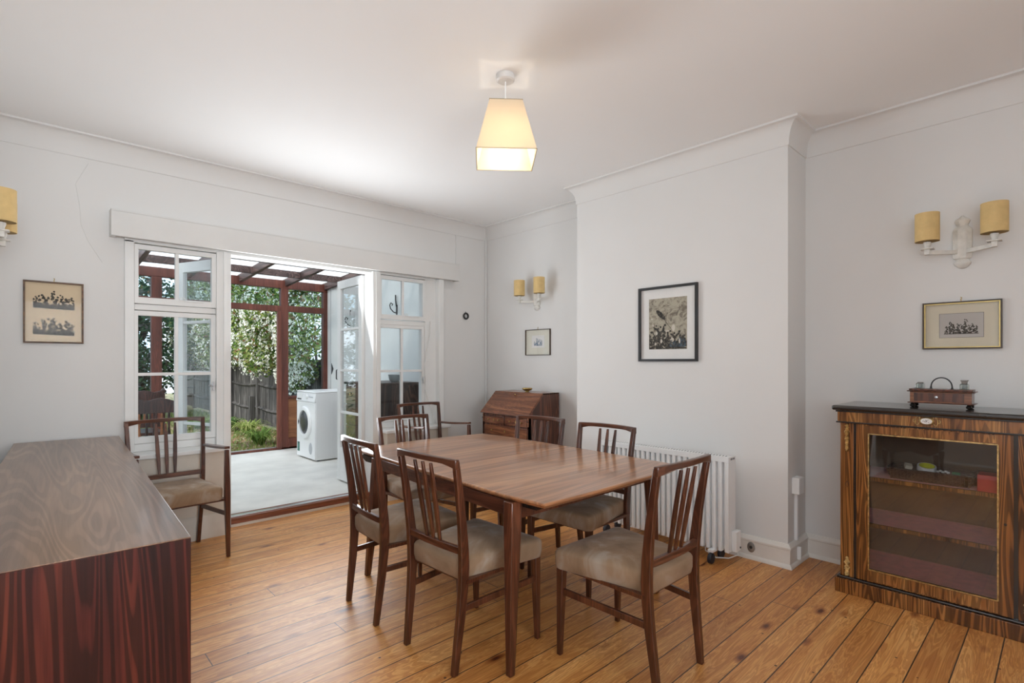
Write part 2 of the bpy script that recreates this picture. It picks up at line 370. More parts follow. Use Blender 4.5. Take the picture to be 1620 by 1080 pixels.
mb.box(-1.2, -1.0, .68, 1.55, 0, CZ); mb.box(-1.2, -1.0, -2.8, -2.12, 0, CZ); mb.box(-1.2, -1.0, -2.12, .68, 0, .85); mb.box(-1.2, -1.0, -2.12, .68, 2.4, CZ)
struct(mb.build('wall_left', M_wall))
mb = MB(); mb.box(1.0, XR, -2.8, -2.6, 0, CZ); mb.box(-1.0, -.9, -2.8, -2.6, 0, CZ); mb.box(-.9, 1.0, -2.8, -2.6, 0, .9); mb.box(-.9, 1.0, -2.8, -2.6, 2.35, CZ)
struct(mb.build('wall_front', M_wall))
# unseen windows added behind the camera to go with the two fill lamps
def added_window(name, ax, c, a0, a1, z0, z1):
    w = srt(name, (c, a0, z0) if ax == 'X' else (a0, c, z0)); f = MB(); g = MB()
    def bx(mb, p0, p1, q0, q1, t):
        mb.box(c - t, c + t, p0, p1, q0, q1) if ax == 'X' else mb.box(p0, p1, c - t, c + t, q0, q1)
    k = 4
    for i in range(k + 1):
        x = a0 + (a1 - a0) * i / k; bx(f, max(a0, x - .03), min(a1, x + .03), z0, z1, .03)
    for z in (z0, z0 + (z1 - z0) * .68, z1 - .05): bx(f, a0, a1, z, z + .05, .028)
    bx(g, a0 + .03, a1 - .03, z0 + .03, z1 - .03, .003)
    f.build('window_frame', M_trim, w); g.build('pane', M_glass, w)
added_window('added_window_3', 'X', -1.1, -2.12, .68, .85, 2.4)
added_window('added_window_4', 'Y', -2.7, -.9, 1.0, .9, 2.35)

# coving and skirting
cove = [(0, 2.672), (.006, 2.672), (.008, 2.678)] + [(.008 + .072 * (1 - math.cos(R(t))), 2.68 + .126 * math.sin(R(t))) for t in range(0, 91, 10)] + [(.084, 2.808), (.084, CZ), (0, CZ)]
path = [(XR, -2.6), (XR, 1.21), (XC, 1.21), (XC, 2.93), (XR, 2.93), (XR, YB), (XL, YB), (XL, 1.55), (-1.0, 1.55), (-1.0, -2.6)]
struct(sweep(path, cove).build('trim_1', M_wall))
sk = [(0, 0), (.034, 0), (.034, .008), (.028, .02), (.02, .026), (.02, .112), (.024, .118), (.024, .128), (.014, .142), (.008, .15), (0, .15)]
struct(sweep([(XR, -2.6), (XR, 1.21), (XC, 1.21), (XC, 2.93), (XR, 2.93), (XR, YB), (3.215, YB)], sk).build('baseboard_right', M_skirt))
sk2 = [(0, 0), (.02, 0), (.02, .15), (.008, .17), (0, .17)]
struct(sweep([(1.135, 4.36), (.535, 4.36)], sk2).build('baseboard_back', M_under))
struct(sweep([(.52, YB), (XL, YB), (XL, 1.55), (-1.0, 1.55), (-1.0, -2.6)], sk).build('baseboard_left', M_skirt))
# boxed-in ledges below the two windows
for i, (a, c) in enumerate(((.535, 1.135), (2.50, 3.20))):
    t = srt('trim_%d' % (2 + i), ((a + c) / 2, 4.4, 0))
    box('boxing_panel', M_under, a, c, 4.36, YB, 0, .63, t); box('ledge', M_trim, a - .02, c + .02, 4.33, 4.60, .63, .66, t, .006)
    if i: struct(sweep([(c, 4.36), (a, 4.36)], sk2).build('baseboard_box', M_skirt))
# door and window surround
t = srt('trim_4', (1.85, YB, 0))
fr_ = MB(); fr_.box(.528, .585, 4.515, 4.65, .66, 2.16); fr_.box(1.102, 1.204, 4.505, 4.65, 0, 2.16)
fr_.box(2.42, 2.50, 4.485, 4.65, 0, 2.16); fr_.box(3.03, 3.222, 4.525, 4.65, .66, 2.16); fr_.box(.528, 3.222, 4.515, 4.65, 2.145, 2.20)
fr_.box(3.16, 3.222, 4.46, 4.53, .66, 2.16)
fr_.box(.585, 1.102, 4.53, 4.65, 1.672, 1.715); fr_.box(2.50, 3.03, 4.53, 4.65, 1.665, 1.71)
fr_.box(.585, 1.102, 4.54, 4.65, .66, .715); fr_.box(2.50, 3.03, 4.54, 4.65, .66, .715)
fr_.build('frame', M_trim, t, .004)
b_ = MB(); b_.box(1.150, 1.160, 4.495, 4.51, .66, 2.16); b_.box(2.452, 2.462, 4.475, 4.49, .66, 2.16); b_.build('staff_bead', M_trim, t)
t = srt('trim_5', (1.9, 4.47, 2.16)); box('pelmet_board', M_pelmet, .445, 3.412, 4.44, 4.465, 2.163, 2.333, t, .003); mb = MB()
mb.box(.445, .47, 4.465, YB, 2.163, 2.333); mb.box(3.387, 3.412, 4.465, YB, 2.163, 2.333); mb.box(.445, 3.412, 4.44, YB, 2.333, 2.345); mb.build('pelmet_return', M_pelmet, t)
t = srt('trim_6', (1.8, 4.55, 0)); box('threshold', wood('threshold_wood', (.17, .05, .022), (.27, .085, .04), (.34, .12, .06), 'X', 7, .45, .1, lines=.2), 1.204, 2.42, 4.515, 4.66, 0, .066, t, .006)
box('threshold_strip', M_steel, 1.204, 2.42, 4.545, 4.60, .066, .072, t, .002); box('threshold_base', M_under, 1.204, 2.42, 4.50, 4.515, 0, .018, t)
def sash(win, name, x0, x1, z0, z1, bars_z, y0=4.535, y1=4.575, st=.024, br=.035):
    mb = MB(); xc = (x0 + x1) / 2; bw = .012
    mb.box(x0, x0 + st, y0, y1, z0, z1); mb.box(x1 - st * 1.3, x1, y0, y1, z0, z1)
    mb.box(x0, x1, y0 + .001, y1 - .001, z0, z0 + br * 1.3); mb.box(x0, x1, y0 + .001, y1 - .001, z1 - br, z1)
    mb.box(xc - bw, xc + bw, y0 + .006, y1 - .006, z0, z1)
    for z in bars_z: mb.box(x0, x1, y0 + .004, y1 - .004, z - .011, z + .011)
    s_ = mb.build(name, M_trim, win, .002)
    zs = [z0 + br] + list(bars_z) + [z1 - br]
    for i in range(len(zs) - 1):
        for a, c in ((x0 + st, xc), (xc, x1 - st)):
            box('pane', M_glass, a, c, (y0 + y1) / 2 - .002, (y0 + y1) / 2 + .002, zs[i], zs[i + 1], s_)
    return s_
for k, (nm, x0, x1) in enumerate((('window_1', .585, 1.102), ('window_2', 2.505, 3.028))):
    w = srt(nm, ((x0 + x1) / 2, 4.55, .7))
    sash(w, 'upper_sash', x0, x1, 1.717, 2.138, (), y0=4.515, y1=4.555)
    s_ = sash(w, 'lower_sash', x0, x1, .717, 1.668, (1.212,))
    mb = MB(); xm = x0 + .27
    mb.tube([(xm + .02 + .02 * math.cos(a * .6), 4.505, 1.765 + .012 * math.sin(a * .6)) for a in range(9)], .003, 6)
    mb.tube([(xm + .03, 4.505, 1.755), (xm + .10, 4.50, 1.750), (xm + .16, 4.505, 1.753)], .004, 6); mb.build('window_stay', M_trim, w)
    mb = MB(); mb.box(x1 - .022, x1 - .010, 4.515, 4.535, 1.08, 1.15); mb.tube([(x1 - .016, 4.52, 1.115), (x1 - .05, 4.505, 1.12)], .006, 6); mb.build('window_catch', M_steel, w)
# french doors
def leaf(name, hinge, end, z0=.08, z1=2.14):
    hx, hy = hinge; d = Vector((end[0] - hx, end[1] - hy)); L = d.length; a = math.atan2(d.y, d.x)
    t = srt(name, (hx, hy, 0)); t.rotation_euler = (0, 0, a); CH[t.name] = Matrix()
    mb = MB(); T = .02; st = .075
    mb.box(0, st, -T, T, z0, z1); mb.box(L - st, L, -T, T, z0, z1); mb.box(st, L - st, -T, T, z1 - .085, z1); mb.box(st, L - st, -T, T, z0, .42)
    for z in (.783, 1.214, 1.633): mb.box(st, L - st, -T * .7, T * .7, z - .012, z + .012)
    lf = mb.build('door_frame', M_trim, t, .003, local=True)
    mb = MB(); mb.box(st + .05, L - st - .05, -T - .006, T + .006, z0 + .1, .36); mb.build('door_panel', M_trim, t, .004, local=True)
    zs = [.42, .783, 1.214, 1.633, z1 - .085]
    for i in range(4): box('pane', M_glass, st - .01, L - st + .01, -.002, .002, zs[i], zs[i + 1], t, local=True)
    mb = MB()
    for z in (.5, 1.25, 1.95): mb.lathe([(.007, z - .04), (.007, z + .04)], (.0, -.022, 0), 8)
    mb.build('hinge', M_trim, t, local=True)
    mb = MB(); mb.box(L - .055, L - .03, -T - .008, -T, .98, 1.12); mb.tube([(L - .042, -T - .005, 1.08), (L - .042, -T - .04, 1.08), (L - .11, -T - .042, 1.08)], .007, 8); mb.build('door_handle', M_iron, t, .001, local=True)
leaf('door_1', (2.412, 4.66), (2.435, 5.24)); leaf('door_2', (1.212, 4.66), (.985, 5.20))

# ------------------------------------------------------------------ dining chairs
def cushion(mb, wf, wr, y0, y1, zb, zt, notch=0):
    rings = []
    def ring(z, ins):
        pts = []; r = .028
        cs = [(-wr + ins, y0 + ins), (wr - ins, y0 + ins), (wf - ins, y1 - ins), (-wf + ins, y1 - ins)]
        for (cx, cy), a0 in zip(cs, (180, 270, 0, 90)):
            rr = max(.006, r - ins * .3); ox = rr if cx < 0 else -rr; oy = rr if cy < 0 else -rr
            for k in range(5):
                a = R(a0 + k * 22.5); pts.append((cx + ox + rr * math.cos(a), cy + oy + rr * math.sin(a), z))
        return pts
    for z, i in ((zb, .012), (zb + .006, .002), (zb + .03, -.003), (zt - .016, -.003), (zt - .006, .002), (zt, .012), (zt + .004, .028), (zt + .010, .06), (zt + .014, .11), (zt + .016, .165)): rings.append(ring(z, i))
    mb.loft(rings)
def post_secs(sx, w0, w1, arm=False):
    o = []
    for z, y, hy in ((0, -.235, .013), (.12, -.222, .016), (.24, -.208, .019), (.36, -.198, .021), (.44, -.196, .022), (.52, -.200, .021), (.65, -.214, .018), (.78, -.233, .015), (.895, -.252, .0125)):
        f = z / .895; x = w0 + (w1 - w0) * f; hx = .0125 if z < .9 else .011
        o.append((sx * x, y, z, hx * (1 if z < .6 else .95), hy))
    return o
def make_chair(name, label, arm=False, group=None):
    t = thing(name, label, 'armchair' if arm else 'chair', group=group)
    fx = .250 if arm else .213; rx0, rx1 = (.195, .228) if arm else (.172, .202)
    mb = MB(); cushion(mb, fx - .028 if arm else .238, rx1 - .028 if not arm else .20, -.205, .248 if not arm else .235, .382, .472)
    mb.build('seat', M_velvet, t)
    for s in (-1, 1):
        if arm: MB().leg([(s * (fx + .004), .232, 0, .011, .011), (s * fx, .222, .38, .0165, .019), (s * fx, .222, .44, .0165, .019), (s * fx, .215, .712, .012, .013)]).build('leg', M_chair, t, .003)
        else: MB().leg([(s * (fx + .004), .228, 0, .0105, .0105), (s * fx, .220, .387, .0175, .0175)]).build('leg', M_chair, t, .003)
        MB().leg(post_secs(s, rx0, rx1)).build('leg', M_chair, t, .0035)
        MB().rail((s * (fx + .001), .22, .285), (s * (rx0 + .008), -.21, .268), .028, .014).build('stretcher', M_chair, t, .002)
        if arm:
            rings = []
            for k in range(9):
                f = k / 8; y = -.225 + f * .455; x = s * (rx1 - .004 + (fx - rx1 + .004) * f + .012 * math.sin(math.pi * f)); z = .694 + .026 * f - .006 * math.sin(math.pi * f)
                w = .012 + .012 * math.sin(math.pi * min(1, f * 1.1) * .9)
                rings.append([(x - w, y, z), (x + w, y, z), (x + w, y, z + .017), (x - w, y, z + .017)])
            MB().loft(rings).build('armrest', M_chair_y, t, .003)
    # top rail: bowed backwards, thicker at its ends
    rings = []
    for k in range(13):
        f = k / 12; x = -rx1 - .012 + f * 2 * (rx1 + .012); q = 1 - (2 * f - 1) ** 2; y = -.252 - .024 * q
        zt = .902 + .004 * q; zb_ = .862 + .019 * min(1, q * 1.6)
        rings.append([(x, y - .011, zb_), (x, y + .011, zb_), (x, y + .011, zt), (x, y - .011, zt)])
    MB().loft(rings).build('top_rail', M_chair_y, t, .004)
    rings = []
    for k in range(9):
        f = k / 8; x = (-1 + 2 * f) * (rx0 + .022); q = 1 - (2 * f - 1) ** 2; y = -.203 - .010 * q
        rings.append([(x, y - .012, .498), (x, y + .012, .498), (x, y + .010, .528), (x, y - .010, .528)])
    MB().loft(rings).build('lower_rail', M_chair_y, t, .003)
    for k in (-1, 0, 1):
        x0 = k * .046; x1 = k * .058; rings = []
        for f in (0, .2, .4, .55, .8, 1):
            w = .0055 + .0065 * math.sin(math.pi * min(1, f * .95 + .03)) ** .8; z = .52 + f * .352; y = -.211 - .06 * f; x = x0 + (x1 - x0) * f
            rings.append([(x - w, y - .006, z), (x + w, y - .006, z), (x + w, y + .006, z), (x - w, y + .006, z)])
        MB().loft(rings).build('spindle', M_chair, t, .002)
    box('seat_frame', M_chair, -fx + .01, fx - .01, -.19, .222, .374, .390, t)
    return t
G1 = 'dining chairs around the table'
c0 = make_chair('dining_chair', 'dining chair at the near end of the table with its back to the camera', group=G1)
c0.location = (1.966, 1.32, 0)
dup(c0, (1.537, 1.920, 0), R(-88), 'dining chair with creased grey seat beside the near left leg of the table', G1)
dup(c0, (1.524, 2.494, 0), R(-94), 'dining chair on the left of the table, nearer the open garden doors', G1)
dup(c0, (2.46, 2.00, 0), R(92), 'dining chair whose back is seen against the white radiator', G1)
dup(c0, (2.495, 2.59, 0), R(97), 'dining chair whose back is seen in front of the bureau', G1)
dup(c0, (2.067, 3.12, 0), R(180), 'dining chair tucked under the far end of the table, in front of the armchair', G1)
G2 = 'armchairs by the windows'
a0 = make_chair('armchair', 'wooden armchair with grey velvet seat standing behind the sideboard below the left window', True, G2)
a0.location = (.748, 4.065, 0); a0.rotation_euler = (0, 0, R(182))
dup(a0, (2.82, 4.07, 0), R(180), 'wooden armchair below the right window, behind the far end of the dining table', G2)

# ------------------------------------------------------------------ dining table
t = thing('dining_table', 'extending teak dining table with tapered legs, surrounded by six chairs', 'table', (2.08, 2.27, 0))
def edge(p, q, bow, n=9):
    p, q = Vector(p), Vector(q); d = q - p; nn = Vector((d.y, -d.x)).normalized()
    return [tuple(p + d * (i / n) + nn * bow * 4 * (i / n) * (1 - i / n)) for i in range(n)]
NL, NR, FRc, FL = (1.487, 1.425), (2.612, 1.425), (2.672, 3.13), (1.582, 3.13)
def tp(c, k):
    cx = sum(p[0] for p in c) / 4; return c
poly = edge((1.505, 1.412), (2.595, 1.420), .012) + edge((2.618, 1.44), (2.668, 3.11), .010) + edge((2.64, 3.14), (1.60, 3.14), .055) + edge((1.578, 3.11), (1.484, 1.435), .008)
def inset(poly, d):
    c = Vector((sum(p[0] for p in poly) / len(poly), sum(p[1] for p in poly) / len(poly)))
    return [tuple(Vector(p) - Vector(((p[0] - c.x) / .56 * d, (p[1] - c.y) / .86 * d))) for p in poly]
mb = MB()
half = [(poly, 0)]
mb.loft([[(x, y, z) for x, y in inset(poly, d)] for z, d in ((.712, .022), (.722, .006), (.731, 0), (.737, .001), (.740, .005))])
tt = mb.build('tabletop', M_table, t)
box('leaf_joint', M_ebony, 1.53, 2.635, 2.296, 2.2985, .7398, .7403, t)
leg_pts = [((1.512, 1.605), (1.478, 1.582)), ((2.588, 1.61), (2.612, 1.59)), ((2.63, 2.93), (2.66, 2.95)), ((1.595, 2.90), (1.540, 2.925))]
for (x, y), (x1, y1) in leg_pts:
    mb = MB(); mb.leg([(x1, y1, 0, .014, .014), (x + (x1 - x) * .1, y + (y1 - y) * .1, .62, .027, .027), (x, y, .714, .027, .027)])
    sx = 1 if x < 2 else -1
    mb.leg([(x1 + sx * .016, y1, .0, .004, .010), (x + sx * .029, y, .62, .006, .022), (x + sx * .029, y, .714, .006, .022)]); mb.build('leg', M_tframe, t, .004)
for (p, q) in ((0, 3), (1, 2)):
    a, c = leg_pts[p][0], leg_pts[q][0]; MB().rail((a[0], a[1], .680), (c[0], c[1], .680), .064, .022).build('apron', M_tframe_y, t, .002)
for a, c in ((0, 1), (3, 2)):
    p, q = leg_pts[a][0], leg_pts[c][0]; MB().rail((p[0], p[1] + .02, .668), (q[0], q[1] + .02, .668), .085, .022).build('apron', M_tframe, t, .002)
for x in (1.60, 2.50):
    mb = MB(); mb.prism([(1.47, .712), (1.47, .70), (1.53, .675), (3.02, .675), (3.08, .70), (3.08, .712)], x - .02, x + .02, 'X'); mb.build('slide_rail', M_ebony, t)

# ------------------------------------------------------------------ sideboard
ang = -math.atan2(.130, 2.69)
t = thing('sideboard', 'long rosewood sideboard filling the lower left corner, pushed against the left wall', 'sideboard', (.355, 1.72, 0), ang)
L, D, H = 2.69, .518, .80
mb = MB(); mb.box(-D, 0, 0, .022, .16, H - .004); mb.box(-D, 0, L - .022, L, .16, H - .004); mb.box(-D, 0, .022, L - .022, .16, .18); mb.box(-D, -D + .01, .02, L - .02, .18, H - .02)
for y in (.9, 1.8): mb.box(-D + .01, -.02, y - .01, y + .01, .18, H - .02)
mb.build('carcass', M_rose, t, .0015, local=True)
mb = MB(); mb.box(-D, 0, 0, L, H - .004, H); mb.box(-D, 0, .022, L - .022, H - .022, H - .004); mb.build('top', M_rose_top, t, .0015, local=True)
for i, (a, c) in enumerate(((.024, .89), (.91, 1.79), (1.81, L - .024))):
    if i == 1:
        for k in range(4):
            z0 = .185 + k * .1475; dr = box('drawer', M_rose, -.02, -.002, a, c, z0, z0 + .142, t, .002, local=True)
            box('drawer_pull', M_ebony, -.004, .0, (a + c) / 2 - .1, (a + c) / 2 + .1, z0 + .12, z0 + .135, dr, local=True)
    else:
        for k in range(2):
            y0 = a + k * (c - a) / 2 + .002; y1 = a + (k + 1) * (c - a) / 2 - .002
            dr = box('door', M_rose, -.02, -.002, y0, y1, .185, .775, t, .002, local=True)
            yy_ = y1 - .03 if k == 0 else y0 + .03; box('door_pull', M_ebony, -.004, .0, yy_ - .008, yy_ + .008, .42, .54, dr, local=True)
for x in (-.46, -.06):
    for y in (.10, L - .10): MB().leg([(x, y, 0, .015, .015), (x, y, .16, .024, .024)]).build('leg', M_rose, t, .003, local=True)

# ------------------------------------------------------------------ pier cabinet
t = thing('display_cabinet', 'walnut pier cabinet with glazed door, gilt mounts and black top against the right wall', 'cabinet', (3.6, .495, 0))
y0, y1 = .085, .905; xf = 3.40; xb = 3.825
box('top', M_ebony, xf - .04, xb, y0 - .03, y1 + .015, 1.028, 1.056, t, .011, 3)
fz = box('frieze', M_walnut_y, xf - .008, xb, y0 - .002, y1 - .008, .962, 1.028, t, .001)
mb = MB(); mb.box(xf - .016, xb, y0 - .010, y1 - .002, .957, .965); mb.box(xf - .014, xb, y0 - .008, y1, 1.018, 1.028); mb.build('frieze_moulding', M_ebony, fz, .002)
pl = box('plinth', M_walnut, xf - .022, xb, y0 - .01, y1 + .002, 0, .078, t, .002)
box('plinth_moulding', M_ebony, xf - .016, xb, y0 - .006, y1 - .006, .078, .092, pl, .005)
mb = MB(); mb.box(xf + .01, xb, y1 - .034, y1 - .018, .092, .96); mb.box(xf + .01, xb, y0 + .006, y0 + .02, .092, .96); mb.build('side', M_walnut, t)
box('back', M_cabin, xb - .012, xb, y0 + .02, y1 - .034, .092, .96, t)
mb = MB(); mb.box(xf + .02, xb - .012, y1 - .036, y1 - .034, .092, .96); mb.box(xf + .02, xb - .012, y0 + .02, y0 + .022, .092, .96); mb.box(xf + .02, xb - .012, y0 + .02, y1 - .036, .956, .96); mb.build('inner_lining', M_cabin, t)
for yc in (y1 - .054, y0 + .040):
    p = box('pilaster', M_walnut, xf, xf + .03, yc - .031, yc + .031, .092, .958, t, .0015)
    def mount(zc, hh, w):
        mb = MB(); r2 = random.Random(int(zc * 100))
        nn = 26
        for i in range(nn):
            f = i / (nn - 1); z = zc + hh * (f - .5); ww = w * (1 - abs(2 * f - 1) ** 2.2 * .5) * (.75 + .25 * math.sin(f * 19)); 
            if zc > .5: ww *= .45 + .55 * f
            for s in (-1, 1, 0):
                r = r2.uniform(.0035, .0065); yy_ = yc + s * ww * r2.uniform(.55, 1)
                mb.lathe([(.0005, -r), (r * .8, -r * .5), (r, 0), (r * .8, r * .5), (.0005, r)], (xf - .003, yy_, z), 7)
        mb.build('gilt_mount', M_ormolu, p)
    mount(.875, .145, .015); mount(.148, .10, .013)
    mb = MB(); pts = [(xf - .0006, yc, .63), (xf - .0006, yc + .008, .612), (xf - .0006, yc, .594), (xf - .0006, yc - .008, .612), (xf - .0006, yc, .63)]; mb.tube(pts, .0009, 4); mb.build('inlay', M_ebony, p)
ya, yb = .172, .806
gy0, gy1, gz0, gz1 = .226, .748, .160, .905
mbd = MB(); O = [(ya, .095), (yb, .095), (yb, .955), (ya, .955)]; I = [(gy0, gz0), (gy1, gz0), (gy1, gz1), (gy0, gz1)]
mbd.loft([[(x, p, q) for p, q in rr] for x, rr in ((xf - .004, O), (xf - .004, I), (xf + .018, I), (xf + .018, O), (xf - .004, O))], 0, False)
dr = mbd.build('door', M_walnut, t)
for e, f in ((gz1 + .006, .950), (.100, gz0 - .006)): box('crossband', M_walnut_y, xf - .0052, xf - .004, gy0, gy1, e, f, dr)
mbd = MB()
for a, c, e, f in ((gy0, gy1, gz0 - .003, gz0 + .003), (gy0, gy1, gz1 - .003, gz1 + .003)): mbd.box(xf - .007, xf, a, c, e, f)
for yv in (gy0, gy1): mbd.box(xf - .007, xf, yv - .003, yv + .003, gz0, gz1)
mbd.build('brass_slip', M_ormolu, dr)
box('pane', M_cabglass, xf + .004, xf + .006, gy0, gy1, gz0, gz1, dr)
mbd = MB(); mbd.lathe([(.006, 0), (.006, .002)], (xf - .006, ya + .028, .53), 12, 'X'); mbd.build('keyhole', M_ebony, dr)
for a, c in ((yb, y1 - .082), (y0 + .068, ya)): box('rebate', M_ebony, xf + .002, xf + .03, min(a, c) - .006, max(a, c) + .006, .092, .957, t)
for z in (.405, .662): 
    s_ = box('shelf', M_cushion_red, xf + .05, xb - .012, y0 + .03, y1 - .038, z - .018, z - .0005, t); box('shelf_edge', M_walnut, xf + .035, xf + .05, y0 + .03, y1 - .038, z - .020, z, s_, .001)
box('base_board', M_cushion_red, xf + .02, xb - .012, y0 + .022, y1 - .036, .092, .150, t)
mb = MB(); mb.lathe([(.001, -.016), (.021, -.015), (.026, -.009), (.026, 0)], (xf - .002, .495, .996), 24, 'X', sx=1.25, sy=.8)
md = mb.build('medallion', M_ormolu, t)
mb = MB(); mb.lathe([(.001, -.0185), (.017, -.0175), (.020, -.012)], (xf - .002, .495, .996), 24, 'X', sx=1.3, sy=.85); mb.build('porcelain_plaque', M_porc, md)
mb = MB(); r2 = random.Random(3)
for i in range(9):
    a = r2.uniform(0, 6.28); q = r2.uniform(0, .8); mb.lathe([(.0005, -.001), (.0022, 0), (.0005, .001)], (xf - .0205, .495 + q * .02 * math.cos(a), .996 + q * .011 * math.sin(a)), 6, 'X')
mb.build('painted_flowers', [M_chest], md)
for s in (-1, 1):
    mb = MB(); mb.tube([(xf - .012, .495 + s * (.036 + .010 * math.sin(k * .7)), .996 + .022 * math.cos(k * .75)) for k in range(9)], .0022, 6)
    mb.tube([(xf - .010, .495 + s * (.050 + .006 * math.cos(k * 1.1)), .996 + .009 * math.sin(k * 1.1)) for k in range(7)], .0018, 6); mb.build('gilt_scroll', M_ormolu, md)
# contents
zs = .662
t = thing('wicker_basket', 'shallow brown wicker basket of oddments on the upper shelf inside the cabinet', 'basket', (3.56, .52, zs))
bx0, bx1, by0, by1 = 3.49, 3.66, .340, .665
mb = MB()
for k in range(7):
    z = zs + .006 + k * .0088; e = .003 * k
    pts = []
    P4 = [(bx0 - e, by0 - e), (bx1 + e, by0 - e), (bx1 + e, by1 + e), (bx0 - e, by1 + e), (bx0 - e, by0 - e)]
    for (xa, ya_), (xc_, yc_) in zip(P4, P4[1:]):
        for j in range(12): pts.append((xa + (xc_ - xa) * j / 12 + .002 * (-1) ** (j + k), ya_ + (yc_ - ya_) * j / 12 + .002 * (-1) ** (j + k), z))
    mb.tube(pts, .0045, 5)
mb.box(bx0, bx1, by0, by1, zs, zs + .006); mb.build('weave', M_wicker, t)
mb = MB()
for k in range(22):
    y = by0 + (by1 - by0) * k / 21; mb.tube([(bx0 - .002, y, zs), (bx0 - .022, y, zs + .062)], .002, 5)
mb.build('stake', M_wicker, t)
def item(name, mb, mat, label, cat): return tag(mb.build(name, mat), label, cat)
mb = MB(); mb.lathe([(.034, 0), (.041, 0), (.041, .026), (.034, .026), (.034, 0)], (0, 0, 0), 26); o = item('tape_roll', mb, M_white, 'white roll of tape with yellow core lying in the wicker basket', 'tape')
o.location = (3.525, .515, zs + .060); o.rotation_euler = (R(6), R(-14), 0)
mb = MB(); mb.lathe([(.032, .003), (.034, .003), (.034, .027), (.032, .027), (.032, .003)], (0, 0, 0), 26); mb.build('tape_core', plain('yellow_card', (.62, .62, .05), .6), o, local=True)
mb = MB(); mb.lathe([(.001, 0), (.009, 0), (.009, .030), (.001, .034)], (0, 0, 0), 12, 'Y'); o = item('thread_reel', mb, plain('green_thread', (.03, .22, .09), .7), 'small green reel in the right end of the wicker basket', 'reel'); o.location = (3.53, .378, zs + .058)
mb = MB(); mb.box(-.018, .018, -.016, .016, 0, .020); o = item('paper_packet', mb, M_mat_cream, 'cream folded packet at the left end of the wicker basket', 'packet'); o.location = (3.55, .60, zs + .058); o.rotation_euler = (.2, -.3, .3)
mb = MB()
for k in range(5): mb.lathe([(.001, -.006), (.007, -.004), (.007, .004), (.001, .006)], (3.53 + .01 * (k % 2), .425 + k * .011, zs + .060 + .003 * (k % 2)), 10)
item('button_pile', mb, M_porc, 'little heap of pale buttons in the wicker basket', 'buttons')
t2 = box('red_box', M_redbox, 3.45, 3.56, .225, .305, zs, zs + .082, None, .002); tag(t2, 'small red box on the upper shelf of the glazed cabinet', 'box')
t2 = box('dark_box', M_ebony, 3.58, 3.72, .228, .33, zs, zs + .062, None, .002); tag(t2, 'low dark box behind the red box in the glazed cabinet', 'box')

# inkstand on the cabinet
ZT = 1.056
t = thing('inkstand', 'wooden desk inkstand with drawer, arched handle and bun feet on the cabinet top', 'inkstand', (3.60, .46, ZT))
xa, xb2, ya, yb = 3.545, 3.665, .334, .590
mb = MB(); mb.box(xa, xb2, ya, yb, ZT + .026, ZT + .084); mb.build('case', M_bureau, t, .002)
mb = MB(); mb.box(xa - .010, xb2 + .010, ya - .012, yb + .010, ZT + .022, ZT + .028); mb.box(xa - .012, xb2 + .012, ya - .014, yb + .012, ZT + .084, ZT + .090); mb.box(xa - .004, xb2 + .004, ya - .004, yb + .004, ZT + .090, ZT + .100); mb.build('moulding', M_bureau_side, t, .003)
dw = box('drawer', M_bureau_side, xa - .004, xa, ya + .030, yb - .018, ZT + .034, ZT + .078, t, .001)
MB().lathe([(.002, -.014), (.007, -.012), (.007, -.008), (.003, -.003), (.003, 0)], (xa - .004, .475, ZT + .057), 12, 'X').build('knob', M_steel, dw)
for x in (xa + .012, xb2 - .012):
    for y in (ya + .012, yb - .010): MB().lathe([(.004, 0), (.011, .003), (.013, .010), (.009, .018), (.005, .023)], (x, y, ZT), 14).build('bun_foot', M_ebony, t)
mb = MB(); mb.tube([(3.60, .462 + .044 * math.cos(R(a)), ZT + .100 + .012 + .048 * math.sin(R(a))) for a in range(0, 181, 12)], .0032, 8)
for s in (-1, 1): mb.tube([(3.60, .462 + s * .044, ZT + .098), (3.60, .462 + s * .044, ZT + .113)], .0040, 8); mb.lathe([(.008, 0), (.005, .006)], (3.60, .462 + s * .044, ZT + .099), 10)
mb.build('handle', M_iron, t)
for nm, yc, lid, lb in (('inkwell', .552, 0, 'square glass inkwell with flat dark lid, left one on the inkstand'), ('inkwell', .368, 1, 'square glass inkwell with raised grey stopper, right one on the inkstand')):
    q = thing(nm, lb, 'inkwell', (3.60, yc, ZT + .100), group='inkwells')
    MB().leg([(3.60, yc, ZT + .100, .019, .019), (3.60, yc, ZT + .124, .019, .019), (3.60, yc, ZT + .130, .014, .014)]).build('bottle', M_inkglass, q, .002)
    MB().lathe([(.009, .003), (.011, .008), (.010, .018), (.007, .026)], (3.60, yc, ZT + .100), 12).build('ink_bowl', M_lgrey, q)
    if lid: MB().leg([(3.60, yc, ZT + .128, .010, .010), (3.60, yc, ZT + .142, .012, .012), (3.60, yc, ZT + .144, .015, .015), (3.60, yc, ZT + .150, .015, .015)]).build('stopper', M_castiron, q, .001)
    else: MB().leg([(3.60, yc, ZT + .129, .012, .012), (3.60, yc, ZT + .135, .012, .012)]).build('lid', M_castiron, q, .001)

